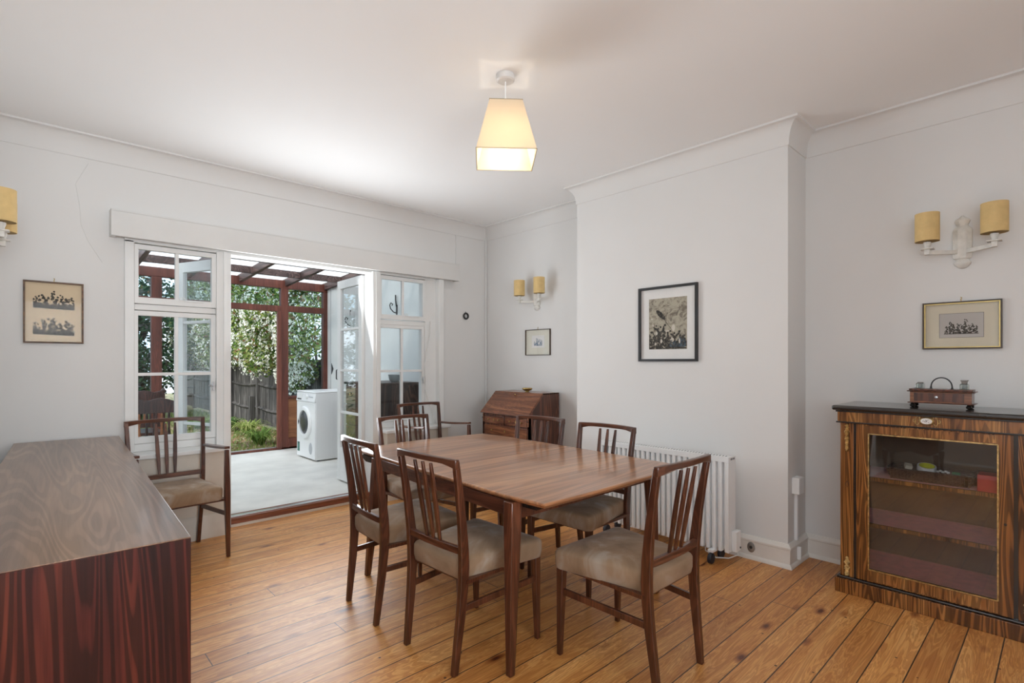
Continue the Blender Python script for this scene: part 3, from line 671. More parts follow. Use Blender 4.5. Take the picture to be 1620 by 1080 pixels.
# ------------------------------------------------------------------ bureau in the alcove
t = thing('bureau', 'antique walnut slope-front bureau in the alcove behind the dining table', 'desk', (3.62, 3.74, 0))
y0, y1 = 3.405, 4.075; xf = 3.425; xb = 3.835
for yy0, yy1 in ((y0, y0 + .018), (y1 - .018, y1)):
    MB().prism([(xf, .10), (xb, .10), (xb, 1.0), (3.60, 1.0), (xf - .01, .80), (xf, .79)], yy0, yy1, 'Y').build('side_panel', M_bureau_side, t)
mb = MB(); mb.box(3.595, xb, y0, y1, .988, 1.002); mb.build('top', M_bureau, t, .002)
box('back', M_bureau_side, xb - .01, xb, y0 + .018, y1 - .018, .1, .99, t)
mb = MB(); a = (3.390, .792); c = (3.598, 1.0)
mb.prism([a, c, (c[0] + .012, c[1] - .014), (a[0] + .022, a[1] - .004)], y0 - .004, y1 + .004, 'Y')
ff = mb.build('fall_front', M_bureau, t, .002)
MB().tube([(3.570 - .006, 3.74, .972 + .010), (3.560 - .006, 3.74, .962 + .010)], .007, 8).build('escutcheon', M_ormolu, ff)
mb = MB(); mb.box(xf, xf + .02, y0, y0 + .03, .1, .79); mb.box(xf, xf + .02, y1 - .03, y1, .1, .79)
for z in (.775, .683, .572, .40, .235, .10): mb.box(xf, xf + .02, y0, y1, z - .009, z + .009)
mb.box(xf, xf + .02, 3.735, 3.755, .683, .775); mb.build('front_rail', M_bureau_side, t)
rows = [(.692, .766, ((y0 + .032, 3.733), (3.757, y1 - .032))), (.581, .674, ((y0 + .032, y1 - .032),)), (.409, .563, ((y0 + .032, y1 - .032),)), (.244, .391, ((y0 + .032, y1 - .032),)), (.109, .226, ((y0 + .032, y1 - .032),))]
for z0, z1, spans in rows:
    for a, c in spans:
        d_ = box('drawer', M_bureau, xf - .004, xf + .12, a, c, z0, z1, t, .002); w = c - a; zc = (z0 + z1) / 2
        MB().lathe([(.012, -.003), (.012, 0)], (xf - .004, (a + c) / 2, zc), 4, 'X', sx=.8, sy=1.3).build('escutcheon', M_ormolu, d_)
        for s in (-1, 1): MB().lathe([(.002, -.018), (.008, -.014), (.008, -.010), (.003, -.005), (.004, 0)], (xf - .004, (a + c) / 2 + s * w * (.26 if w < .4 else .3), zc), 10, 'X').build('knob', M_brass, d_)
for yc in (y0 + .015, y1 - .015):
    lp = box('loper', M_bureau, xf - .006, xf + .02, yc - .009, yc + .009, .70, .785, t); MB().lathe([(.003, -.014), (.006, -.010), (.003, 0)], (xf - .006, yc, .743), 8, 'X').build('knob', M_iron, lp)
for x in (xf + .03, xb - .03):
    for y in (y0 + .035, y1 - .035): MB().leg([(x, y, 0, .025, .025), (x, y, .10, .033, .033)]).build('bracket_foot', M_bureau_side, t, .004)
tag(MB().lathe([(.018, 0), (.022, .004), (.020, .010), (.045, .022), (.052, .032), (.050, .040), (.044, .036), (.022, .018), (.001, .016)], (3.68, 3.69, 1.002), 28).build('brass_bowl', M_brass), 'small round brass bowl on top of the bureau', 'bowl')

# ------------------------------------------------------------------ electric radiator
t = thing('radiator', 'white ribbed electric radiator on castors in front of the chimney breast', 'radiator', (3.33, 1.98, 0))
ra, rb = 1.475, 2.50; x0, x1 = 3.268, 3.372; z0, z1 = .088, .693; n_ = 25; pit = (rb - ra) / n_
mb = MB(); mb.box(x0 + .030, x1 - .004, ra + .002, rb - .002, z0 + .012, z1 - .004)
for k in range(n_):
    y = ra + k * pit; w = pit * .62
    mb.loft([[(x0 + .035, y, z), (x0 + .006, y + .001, z), (x0, y + .006, z), (x0, y + w - .006, z), (x0 + .006, y + w - .001, z), (x0 + .035, y + w, z)] for z in (z0, z1 - .030)])
mb.box(x0 - .001, x0 + .03, ra, rb, z1 - .034, z1); mb.build('body', M_white, t, .0015)
box('end_panel', M_white, x0, x1, ra - .004, ra + .004, z0 - .002, z1 + .001, t, .002)
mb = MB()
for k in range(48):
    y = ra + .03 + k * (rb - ra - .06) / 47; mb.add([(x0 + .020, y, z1 - .0036), (x0 + .085, y + .010, z1 - .0036), (x0 + .085, y + .017, z1 - .0036), (x0 + .020, y + .007, z1 - .0036)], [(0, 1, 2, 3)])
mb.build('top_grille', M_dgrey, t)
mb = MB()
for k in range(5): mb.box(x0 + .03 + k * .013, x0 + .037 + k * .013, ra - .0046, ra - .004, z1 - .020, z1 - .008)
mb.build('end_grille', M_dgrey, t)
cb_ = box('control_box', M_white, x0 + .045, x1 + .012, ra - .034, ra - .004, z0 + .0, z0 + .130, t, .004)
MB().lathe([(.006, -.004), (.006, 0)], (x1 - .0, ra - .034, z0 + .02), 10, 'Y').build('switch', M_dgrey, cb_)
for y in (ra + .10, rb - .10):
    box('foot_bar', M_white, x0 - .035, x1 + .03, y - .018, y + .018, z0 - .014, z0 + .004, t, .003)
    for x in (x0 - .022, x1 + .018):
        cs = MB().lathe([(.006, -.013), (.030, -.013), (.034, -.009), (.034, .009), (.030, .013), (.006, .013)], (x, y, .034), 20, 'Y').build('castor', M_rubber, t, .001)
        MB().tube([(x, y + .0, z0 - .012), (x + .008, y, .055)], .008, 8).build('castor_stem', M_iron, cs)
MB().tube([(x0 + .09, ra - .02, z0 + .004), (x0 + .09, ra - .025, .06), (x0 + .06, ra + .02, .035), (x0 + .03, ra + .09, .028), (x0 + .045, ra + .17, .05), (x0 + .06, ra + .18, .085)], .0042, 8).build('power_cable', M_cable, t)

# ------------------------------------------------------------------ wall lights
def rot_pt(p, c, a): return p
def make_sconce():
    """mounted on a wall plane at local x=0, projecting towards -x"""
    t = thing('wall_light', 'cream two-arm wall light with mustard shades above the display cabinet', 'wall light', group='twin wall lights')
    prof = [(-.150, .006), (-.145, .018), (-.128, .034), (-.118, .038), (-.108, .030), (-.100, .026), (-.094, .038), (-.080, .042), (.060, .042), (.076, .036), (.086, .026), (.094, .024), (.100, .028), (.118, .034), (.128, .026), (.136, .014), (.148, .004)]
    mb = MB(); rings = []
    for z, w in prof:
        d = .010 + w * .62
        rings.append([(0, -w, z), (0, w, z), (-d * .55, w, z), (-d, w * .42, z), (-d, -w * .42, z), (-d * .55, -w, z)])
    mb.loft(rings); mb.build('backplate', M_sconce, t, .0015, local=True)
    for s in (-1, 1):
        sx, sy = -.125, s * .140
        mb = MB(); mb.rail((-.028, s * .022, -.058), (sx, sy, -.058), .022, .018); mb.box(sx - .012, sx + .012, sy - .012, sy + .012, -.069, -.036); arm = mb.build('arm', M_sconce, t, .0015, local=True)
        MB().leg([(sx, sy, -.040, .030, .030), (sx, sy, -.034, .030, .030)]).build('drip_pan', M_sconce, arm, .001, local=True)
        MB().lathe([(.012, -.034), (.014, -.020), (.018, -.010), (.018, .002)], (sx, sy, 0), 14).build('candle_cup', M_sconce, arm, local=True)
        MB().lathe([(.010, .0), (.010, .05)], (sx, sy, 0), 10).build('lamp_holder', M_dgrey, arm, local=True)
        mb = MB(); mb.lathe([(.0555, .006), (.0565, .006), (.0565, .163), (.0555, .163), (.0555, .006)], (sx, sy, 0), 32); sh = mb.build('lamp_shade', M_shade, t, local=True)
        mb = MB(); mb.lathe([(.0553, .007), (.0545, .007), (.0545, .162), (.0553, .162), (.0553, .007)], (sx, sy, 0), 32); mb.build('shade_lining', M_shade_in, sh, local=True)
        mb = MB()
        for k in range(3): mb.tube([(sx + .011 * math.cos(k * 2.09), sy + .011 * math.sin(k * 2.09), .03), (sx + .0545 * math.cos(k * 2.09), sy + .0545 * math.sin(k * 2.09), .022)], .0014, 5)
        mb.build('shade_ring', M_dgrey, sh, local=True)
    return t
s0 = make_sconce(); s0.location = (XR, .402, 1.975)
dup(s0, (XR, 3.72, 1.975), 0, 'cream two-arm wall light with two mustard shades, in the alcove above the bureau', 'twin wall lights')
dup(s0, (XL, 3.68, 1.975), R(180), 'cream two-arm wall light on the left wall, cut off by the photo edge', 'twin wall lights')

# ------------------------------------------------------------------ pendant
pc = Vector((.6757, .7367)) * 2.77
t = thing('pendant_light', 'lit pendant light with tapered square cream shade hanging from the ceiling', 'pendant light', (pc.x, pc.y, CZ))
MB().lathe([(.001, CZ - .034), (.040, CZ - .034), (.048, CZ - .028), (.049, CZ - .001)], (pc.x, pc.y, 0), 32).build('ceiling_rose', plain('rose_plastic', (.62, .60, .58), .4), t)
MB().tube([(pc.x, pc.y, CZ - .03), (pc.x, pc.y, 2.58)], .0035, 8).build('cord', M_white, t)
def sq(hw, z, ya): return [(pc.x + hw * 1.414 * math.cos(ya + R(45 + 90 * k)), pc.y + hw * 1.414 * math.sin(ya + R(45 + 90 * k)), z) for k in range(4)]
ya = -A0 + R(3.0)
mb = MB(); zb_, zt_ = 2.372, 2.652; h0, h1 = .153, .085; e = .003
ro = [sq(h0, zb_, ya), sq(h1, zt_, ya), sq(h1 - e, zt_, ya), sq(h0 - e, zb_, ya), sq(h0, zb_, ya)]
mb.loft(ro, cap=False); sh = mb.build('lamp_shade', M_lshade, t)
mb = MB()
for h, z in ((h0, zb_), (h1, zt_)): q = sq(h + .0008, z, ya); mb.tube(q + [q[0]], .0022, 5)
for k in (0, 1): q = sq(h1 - .004, zt_ - .01, ya); mb.tube([q[k], q[k + 2]], .0016, 5)
mb.build('shade_wire', plain('shade_binding', (.38, .31, .20), .6), sh)
MB().lathe([(.016, 2.53), (.019, 2.55), (.019, 2.59), (.008, 2.60)], (pc.x, pc.y, 0), 16).build('lamp_holder', M_white, t)
MB().lathe([(.001, 2.435), (.018, 2.441), (.029, 2.462), (.028, 2.485), (.016, 2.515), (.013, 2.53)], (pc.x, pc.y, 0), 18).build('bulb', M_bulb, t)
light('pendant_lamp', 'POINT', (pc.x, pc.y, 2.425), (0, 0, 0), 3.7, (1, .86, .70), shadow_soft_size=.03)

# ------------------------------------------------------------------ framed prints (local: x = across, z = up, facing -y)
def figures(mb, w, h, seed, n, base=.0, top=1, m=0, y=-.0035):
    r = random.Random(seed)
    for i in range(n):
        cx = -w / 2 + w * (i + .5) / n + r.uniform(-.01, .01) * w; hh = h * r.uniform(.6, 1) * (.8 + .25 * math.sin(3.1 * i / n * 1.2))
        bw = w / n * r.uniform(.55, .85)
        for k in range(13):
            f = k / 12; ex = cx + r.uniform(-1, 1) * bw * .8; ez = base + hh * f * .85 + r.uniform(-.03, .03) * h; rx = bw * r.uniform(.3, .8) * (1 - .5 * f); rz = hh * r.uniform(.06, .14)
            a = r.uniform(-.9, .9); q = []
            for j in range(9):
                th = j * 2 * math.pi / 9; px, pz = rx * math.cos(th) * r.uniform(.6, 1.2), rz * math.sin(th) * r.uniform(.6, 1.2)
                q.append((min(w / 2, max(-w / 2, ex + px * math.cos(a) - pz * math.sin(a))), y - .00003 * ((i * 7 + k) % 9), min(base + h, max(base, ez + px * math.sin(a) + pz * math.cos(a)))))
            mb.add(q, [tuple(range(9))], m)
        mb.add([(cx + bw * .3 * math.cos(j), y - .0004, base + hh * .93 + bw * .3 * math.sin(j)) for j in [x * .9 for x in range(7)]], [tuple(range(7))], m)
def picture(name, label, loc, rz, w, h, fw, fd, fmat, mmat, fill, glassm=True, hook=True, slip=None):
    t = thing(name, label, 'picture', loc, rz)
    mb = MB(); W2, H2 = w / 2, h / 2
    mb.box(-W2, -W2 + fw, -fd, 0, -H2, H2); mb.box(W2 - fw, W2, -fd, 0, -H2, H2); mb.box(-W2 + fw, W2 - fw, -fd, 0, -H2, -H2 + fw); mb.box(-W2 + fw, W2 - fw, -fd, 0, H2 - fw, H2)
    mb.build('frame', fmat, t, .001, local=True)
    if slip:
        mb = MB(); g = fw + .005
        mb.box(-W2 + fw, -W2 + g, -fd + .002, -.002, -H2 + fw, H2 - fw); mb.box(W2 - g, W2 - fw, -fd + .002, -.002, -H2 + fw, H2 - fw); mb.box(-W2 + g, W2 - g, -fd + .002, -.002, -H2 + fw, -H2 + g); mb.box(-W2 + g, W2 - g, -fd + .002, -.002, H2 - g, H2 - fw); mb.build('gilt_slip', slip, t, local=True)
    box('mount', mmat, -W2 + fw, W2 - fw, -.003, -.001, -H2 + fw, H2 - fw, t, local=True)
    fill(t)
    if glassm: box('glazing', M_picglass, -W2 + fw, W2 - fw, -fd + .004, -fd + .005, -H2 + fw, H2 - fw, t, local=True)
    if hook: MB().tube([(0, -.006, H2), (0.0, -.006, H2 + .012), (.003, -.004, H2 + .020), (-.002, -.004, H2 + .024)], .0022, 6).build('hook', M_brass, t, local=True)
    return t
def fill1(t):   # black-framed aquatint
    box('print', M_aqua, -.158, .158, -.0036, -.003, -.192, .194, t, local=True); r = random.Random(5)
    mb = MB(); figures(mb, .31, .21, 11, 8, -.19, 1, 0, -.0040); figures(mb, .31, .12, 12, 9, -.19, 1, 0, -.0043)
    q = [(-.055 + .052 * math.cos(a) * math.cos(-.75) - .018 * math.sin(a) * math.sin(-.75), -.0052, .068 + .052 * math.cos(a) * math.sin(-.75) + .018 * math.sin(a) * math.cos(-.75)) for a in [x * .4 for x in range(16)]]
    mb.add(q, [tuple(range(16))]); mb.tube([(-.05, -.0050, .06), (.03, -.0050, -.04)], .0012, 4); mb.build('engraved_figures', M_aqua_d, t, local=True)
    mb = MB(); figures(mb, .13, .07, 21, 4, 0, 1, 0, -.0056); o = mb.build('blue_figures', M_aqua_b, t, local=True); o.location = (.085, 0, -.175)
    mb = MB()
    for x, z, a, c in ((.05, -.035, .014, .028), (.04, -.12, .016, .018), (-.05, -.13, .010, .02), (-.10, -.15, .010, .012), (-.09, -.07, .010, .016), (.0, -.055, .020, .006), (-.13, .04, .008, .006), (-.12, -.01, .007, .01), (.10, -.13, .008, .02)):
        mb.add([(x + a * math.cos(j) * r.uniform(.7, 1.1), -.0060, z + c * math.sin(j) * r.uniform(.7, 1.1)) for j in [k * .63 for k in range(10)]], [tuple(range(10))])
    mb.build('light_figures', M_aqua_l, t, local=True)
picture('framed_print', 'tall black-framed dark aquatint of crowded figures on the chimney breast', (XC, 2.053, 1.588), R(-90), .488, .567, .018, .022, M_frame_black, M_mat_white, fill1, hook=False)
def fill2(t):
    box('print', M_mat_white, -.088, .088, -.0035, -.003, -.055, .070, t, local=True); mb = MB(); figures(mb, .12, .085, 31, 5, -.035, 1, 0, -.0040); mb.build('engraved_figures', M_ink_blue, t, local=True)
picture('framed_print', 'small thin-framed pale print with blue-grey figures in the alcove above the bureau', (XR, 3.712, 1.502), R(-90), .350, .265, .006, .016, M_frame_dark, M_mat_pale, fill2)
def fill3(t):
    box('print_border', M_frame_black, -.096, .096, -.0034, -.003, -.070, .068, t, local=True); box('print', M_print_grey, -.0945, .0945, -.0038, -.0034, -.0685, .0665, t, local=True)
    mb = MB(); figures(mb, .145, .085, 41, 9, -.050, 1, 0, -.0042); mb.box(-.075, .075, -.0041, -.0039, -.050, -.047); mb.build('engraved_figures', M_ink, t, local=True)
picture('framed_print', 'wide framed battle engraving in a cream mount above the glazed cabinet', (XR, .409, 1.508), R(-90), .342, .268, .008, .018, M_frame_dark, M_mat_cream, fill3, slip=M_gold)
def fill4(t):
    for z0, sd in ((.035, 51), (-.135, 57)):
        mb = MB(); figures(mb, .205, .105, sd, 7, z0, 1, 0, -.0042); mb.add([(-.102, -.0046, z0 - .008), (.102, -.0046, z0 - .014), (.102, -.0046, z0 + .012), (.02, -.0046, z0 + .018), (-.03, -.0046, z0 + .006), (-.102, -.0046, z0 + .035)], [(0, 1, 2, 3, 4, 5)]); mb.build('engraved_figures', M_ink, t, local=True)
    box('print', M_mat_buff, -.135, .135, -.0034, -.003, -.19, -.0005, t, local=True)
picture('framed_print', 'brown-framed pair of horsemen engravings, one above the other, left of the window', (.158, YB, 1.622), 0, .297, .400, .010, .018, M_frame_brown, M_mat_buff, fill4, hook=True)
t = thing('ring_ornament', 'small black ring hanging on the wall right of the window', 'ornament', (3.563, YB, 1.81))
mb = MB(); mb.tube([(3.563 + .030 * math.cos(R(a)), YB - .010, 1.805 + .030 * math.sin(R(a))) for a in range(0, 361, 15)], .010, 8); mb.build('ring', M_black, t)
MB().tube([(3.560, YB - .008, 1.838), (3.560, YB - .006, 1.856)], .002, 6).build('nail', M_iron, t)

# ------------------------------------------------------------------ small fittings
tag(MB().box(3.425, 3.440, YB - .010, YB, 2.345, 2.672).build('conduit', M_wall), 'short white cable conduit running up from the right end of the pelmet', 'conduit')
tag(MB().tube([(XR - .012, YB - .012, .15), (XR - .012, YB - .012, 2.71)], .009, 8).build('corner_pipe', M_trim), 'thin white pipe running up the far corner of the room', 'pipe')
tag(MB().tube([(3.085, 4.512, 1.72), (3.07, 4.49, 1.60), (3.01, 4.47, 1.38), (2.965, 4.46, 1.20), (2.975, 4.455, 1.05), (3.03, 4.455, .88), (3.08, 4.46, .76), (3.10, 4.47, .665)], .0045, 8).build('cable', M_cable), 'white cable looping down the right side of the right window', 'cable')
t = thing('wall_switch', 'white fused switch box with trunking on the side of the chimney breast', 'switch', (3.66, 1.19, .45))
box('switch_box', M_white, 3.600, 3.690, 1.165, 1.21, .455, .560, t, .004); box('trunking', M_white, 3.645, 3.668, 1.190, 1.21, .15, .455, t, .002)
t = thing('socket_plate', 'grey oval brass-centred floor socket plate on the chimney breast skirting', 'socket', (XC - .02, 1.43, .078))
MB().lathe([(.024, -.005), (.028, -.003), (.028, 0)], (XC - .0202, 1.43, .078), 24, 'X', sx=.9, sy=1.2).build('plate', M_castiron, t); MB().lathe([(.009, -.009), (.011, -.004)], (XC - .0202, 1.43, .078), 14, 'X').build('socket_hole', M_iron, t)
t2 = box('blanking_tab', M_white, 3.640, 3.654, 1.168, 1.19, .03, .112, None, .002); tag(t2, 'narrow white tab on the skirting below the trunking beside the chimney breast', 'cable clip')

# small table reflected in the cabinet glass, in the recess left of the camera
t = thing('side_table', 'low dark red side table with cabriole legs reflected in the cabinet glass', 'side table', (-.72, 1.22, 0))
mb = MB(); mb.box(-.96, -.52, .95, 1.50, .57, .60); mb.build('top', M_rose, t, .006)
mb = MB(); mb.prism([(.97, .57), (1.48, .57), (1.48, .30), (1.40, .25), (1.225, .285), (1.05, .25), (.97, .30)], -.94, -.54, 'X'); mb.build('case', M_rose, t, .004)
for x in (-.92, -.56):
    for y in (.99, 1.46): MB().leg([(x, y, 0, .016, .016), (x, y, .03, .012, .012), (x, y, .14, .016, .016), (x, y, .27, .026, .026)]).build('leg', M_rose, t, .003)

# ------------------------------------------------------------------ conservatory
ZF = .063; YO = 7.62
struct(box('floor_conservatory', M_screed, -1.0, 3.36, 4.66, YO + .1, -.10, ZF))
wr = struct(MB().box(3.36, 3.5, 4.65, 7.70, -.1, 2.75).build('wall_conservatory_right', M_board))
mb = MB()
for y in (4.95, 6.05, 6.42, 7.5): mb.box(3.353, 3.36, y, y + .004, ZF, 2.4)
mb.build('board_joint', M_lgrey, wr)
mb = MB(); mb.prism([(6.60, 1.64), (6.63, 1.64), (6.617, 1.95), (6.60, 2.02)], 3.350, 3.358, 'X') ; mb.build('crack', M_chest, wr)
dd = srt('door_3', (3.35, 7.1, ZF)); box('door_leaf', M_board, 3.335, 3.358, 6.75, 7.45, ZF + .01, 2.0, dd, .003)
MB().tube([(3.335, 7.20, 1.20), (3.305, 7.20, 1.18), (3.305, 7.20, 1.06), (3.335, 7.20, 1.04)], .009, 8).build('door_handle', M_iron, dd)
MB().prism([(7.36, 1.20), (7.42, 1.28), (7.42, 1.22), (7.42, 1.12)], 3.328, 3.335, 'X').build('hinge', M_iron, dd)
struct(MB().box(-1.15, -1.0, 4.65, 7.7, -.1, 2.75).build('wall_conservatory_left', M_board))
fw = srt('window_5', (2, YO, ZF)); y0, y1 = YO, YO + .09
def cb(nm, x0, x1, z0, z1, mat=M_cons, ya_=y0, yb_=y1): return box(nm, mat, x0, x1, ya_, yb_, z0, z1, fw, .004)
cb('sill', -1.0, 3.36, ZF, ZF + .028); cb('top_beam', -1.0, 3.36, 2.345, 2.46); cb('post', 2.685, 2.785, ZF, 2.345); cb('post', 3.300, 3.36, ZF, 2.345); cb('post', 1.155, 1.265, ZF, 2.345); cb('post', -.40, -.30, ZF, 2.345)
cb('transom', 1.265, 2.685, 2.015, 2.095); cb('transom', 2.785, 3.300, 2.02, 2.105); cb('transom', -.30, 1.155, 2.015, 2.095)
cb('door_stile', 2.625, 2.683, ZF + .03, 2.015, ya_=y0 - .03, yb_=y0 + .02)
cb('lower_rail', 2.785, 3.30, .775, .815); cb('panel', 2.785, 3.30, .21, .775, M_ply, y0 + .03, y0 + .05); cb('kick_rail', 2.785, 3.30, ZF, .21)
cb('slide_rail', 1.265, 2.685, ZF + .028, ZF + .04, M_steel, y0 + .02, y0 + .06)
for a, c, e, f in ((2.785, 3.30, .815, 2.02), (2.785, 3.30, 2.105, 2.345), (1.265, 2.685, 2.095, 2.345), (-.30, 1.155, ZF, 2.015), (-.30, 1.155, 2.095, 2.345), (-1, -.4, ZF, 2.345)):
    box('pane', M_cglass, a, c, y0 + .042, y0 + .046, e, f, fw)
def rz_(y): return 2.50 - (y - 5.58) * .058
rf = srt('ceiling_conservatory', (1.2, 6.1, 2.5))
for k in range(8):
    x = 3.36 - k * .60
    if k == 0: x = 3.335
    mb = MB(); mb.loft([[(x - .024, y, rz_(y)), (x + .024, y, rz_(y)), (x + .024, y, rz_(y) + .10), (x - .024, y, rz_(y) + .10)] for y in (4.66, 7.80)]); mb.build('rafter', M_cons_x, rf, .002)
for y in (5.05, 5.75, 6.42, 7.08):
    mb = MB(); mb.box(-1.0, 3.36, y - .024, y + .024, rz_(y) + .01, rz_(y) + .095); mb.build('purlin', M_cons_x, rf, .002)
mb = MB(); mb.loft([[(x, 4.66, rz_(4.66) + .102), (x, 7.86, rz_(7.86) + .102), (x, 7.86, rz_(7.86) + .112), (x, 4.66, rz_(4.66) + .112)] for x in (-1.1, 3.45)]); mb.build('roof_sheet', M_poly, rf)
# ironwork brackets on the pale wall
for (y, z), lb in (((6.83, 1.80), 'black iron scroll bracket on the pale wall, seen through the open door glass'), ((5.63, 1.90), 'black iron scroll bracket seen through the upper right window')):
    br = thing('wall_bracket', lb, 'bracket', (3.35, y, z), group='iron brackets')
    box('bracket_plate', M_iron, 3.352, 3.36, y - .012, y + .012, z - .02, z + .10, br); MB().tube([(3.35, y, z), (3.31, y, z + .01), (3.27, y, z + .05), (3.26, y, z + .09), (3.275, y, z + .12), (3.30, y, z + .105), (3.29, y, z + .085)], .007, 6).build('scroll', M_iron, br)
    MB().tube([(3.35, y, z + .08), (3.34, y, z + .16), (3.34, y, z + .22)], .009, 6).build('spike', M_iron, br)
# tumble dryer
t = thing('tumble_dryer', 'white front-loading tumble dryer standing in the conservatory', 'dryer', (2.95, 6.66, ZF))
x0, x1, y0, y1, zt = 2.65, 3.25, 6.37, 6.95, ZF + .868
box('body', M_white, x0 + .012, x1, y0, y1, ZF + .015, zt - .02, t, .006); box('top_panel', M_white, x0, x1, y0 - .002, y1 + .002, zt - .02, zt, t, .008)
fp = box('front_panel', M_white, x0 - .004, x0 + .02, y0 + .001, y1 - .001, ZF + .02, zt - .135, t, .008)
cp = MB().prism([(x0 - .012, zt - .132), (x0 + .02, zt - .132), (x0 + .02, zt - .012), (x0 + .012, zt - .012)], y0 + .001, y1 - .001, 'Y').build('control_panel', M_white, t, .004)
yc, zc = 6.665, ZF + .47
MB().lathe([(.150, 0), (.200, 0), (.205, -.012), (.198, -.026), (.175, -.032), (.152, -.028), (.150, 0)], (x0 - .004, yc, zc), 40, 'X').build('door_ring', M_white, t)
MB().lathe([(.001, -.030), (.08, -.028), (.13, -.020), (.152, -.006), (.152, 0)], (x0 - .004, yc, zc), 40, 'X').build('door_glass', M_dgrey, t)
box('door_grip', M_dgrey, x0 - .034, x0 - .024, yc + .150, yc + .185, zc - .04, zc + .04, t, .004)
MB().lathe([(.001, -.022), (.026, -.020), (.030, 0)], (x0 - .002, yc - .06, zt - .07), 22, 'X').build('dial', M_white, cp)
mb = MB()
for k in range(5): mb.lathe([(.006, -.006), (.007, 0)], (x0 - .003, yc - .13 - k * .024, zt - .07), 10, 'X')
mb.build('button', M_lgrey, cp)
box('drawer_front', M_white, x0 - .010, x0 - .002, y1 - .19, y1 - .02, zt - .115, zt - .03, cp, .003); box('display', M_dgrey, x0 - .011, x0 - .006, y1 - .17, y1 - .04, zt - .115, zt - .098, cp)
MB().lathe([(.001, -.004), (.045, -.004), (.050, 0)], (x0 - .004, y0 + .13, ZF + .15), 24, 'X', sx=1, sy=1.5).build('filter_cover', M_lgrey, fp)
box('energy_label', M_label, x0 - .006, x0 - .004, y1 - .10, y1 - .03, ZF + .08, ZF + .20, fp)
mb = MB()
for k in range(5): mb.box(x0 + .18 + k * .05, x0 + .186 + k * .05, y0 - .002, y0, ZF + .08, zt - .08)
mb.build('side_rib', M_white, t, .001)
for x in (x0 + .06, x1 - .06):
    for y in (y0 + .05, y1 - .05): MB().lathe([(.018, ZF), (.018, ZF + .016)], (x, y, 0), 10).build('foot', M_dgrey, t)
# chest of drawers against the pale wall
t = thing('chest_of_drawers', 'dark wooden chest of drawers in the conservatory behind the right window', 'chest of drawers', (3.05, 5.47, ZF))
x0, x1, y0, y1 = 2.78, 3.345, 5.12, 5.82
box('carcass', M_chest, x0 + .02, x1, y0, y1, ZF, 1.045, t, .003); box('top', M_chest, x0 - .015, x1, y0 - .02, y1 + .02, 1.045, 1.070, t, .004)
for k in range(4):
    z0 = ZF + .05 + k * .235; d_ = box('drawer', M_chest_front, x0, x0 + .02, y0 + .02, y1 - .02, z0, z0 + .22, t, .003)
    for y in (y0 + .17, y1 - .17): MB().tube([(x0 - .002, y - .035, z0 + .125), (x0 - .02, y - .03, z0 + .10), (x0 - .02, y + .03, z0 + .10), (x0 - .002, y + .035, z0 + .125)], .005, 6).build('drop_handle', M_brass, d_)
tag(MB().lathe([(.035, 0), (.045, .006), (.060, .03), (.072, .085), (.069, .085), (.056, .03), (.040, .012), (.001, .010)], (3.13, 5.30, 1.070), 28, 'Z').build('bowl', plain('grey_pottery', (.30, .32, .32), .4)), 'grey pottery bowl on the chest of drawers seen through the right window', 'bowl')
tag(MB().lathe([(.02, 0), (.032, .01), (.035, .03), (.022, .05), (.008, .06), (.010, .075)], (2.93, 5.34, 1.070), 18).build('small_jar', M_black), 'small black jar beside the bowl on the conservatory chest', 'jar')
# carved chairs in the conservatory
def carved_chair():
    t = thing('carved_chair', 'dark carved-back chair nearer the left window, inside the conservatory', 'chair', group='carved chairs in the conservatory')
    mb = MB()
    pts = [(-.235, .80)] + [(-.235 + .47 * k / 24, .895 + .022 * abs(math.sin(k / 24 * math.pi * 2.5)) + .010 * math.sin(k / 24 * math.pi)) for k in range(25)] + [(.235, .80)]
    mb.prism(pts, -.232, -.205, 'Y'); mb.build('top_rail', M_carved, t, .003, local=True)
    box('lower_rail', M_carved, -.22, .22, -.232, -.208, .52, .58, t, .003, local=True)
    for k in range(7): x = -.16 + k * .0533; MB().lathe([(.007, .58), (.013, .62), (.008, .68), (.013, .74), (.007, .80)], (x, -.22, 0), 8).build('baluster', M_ply if k % 3 == 1 else M_carved, t, local=True)
    box('seat', M_carved, -.24, .24, -.23, .23, .43, .465, t, .006, local=True)
    for s in (-1, 1):
        MB().leg([(s * .225, -.215, 0, .017, .017), (s * .225, -.215, .90, .016, .016), (s * .225, -.215, .925, .020, .020), (s * .225, -.215, .945, .010, .010)]).build('leg', M_carved, t, .003, local=True)
        MB().lathe([(.018, 0), (.014, .03), (.022, .08), (.012, .14), (.020, .22), (.020, .30), (.012, .34), (.020, .43)], (s * .21, .20, 0), 12).build('leg', M_carved, t, local=True)
        box('stretcher', M_carved, s * .217 - .009, s * .217 + .009, -.2, .2, .14, .17, t, local=True)
    return t
cc = carved_chair(); cc.location = (.83, 5.56, ZF)
dup(cc, (.93, 7.12, ZF), 0, 'dark carved-back chair further off in the conservatory, beside the red post')

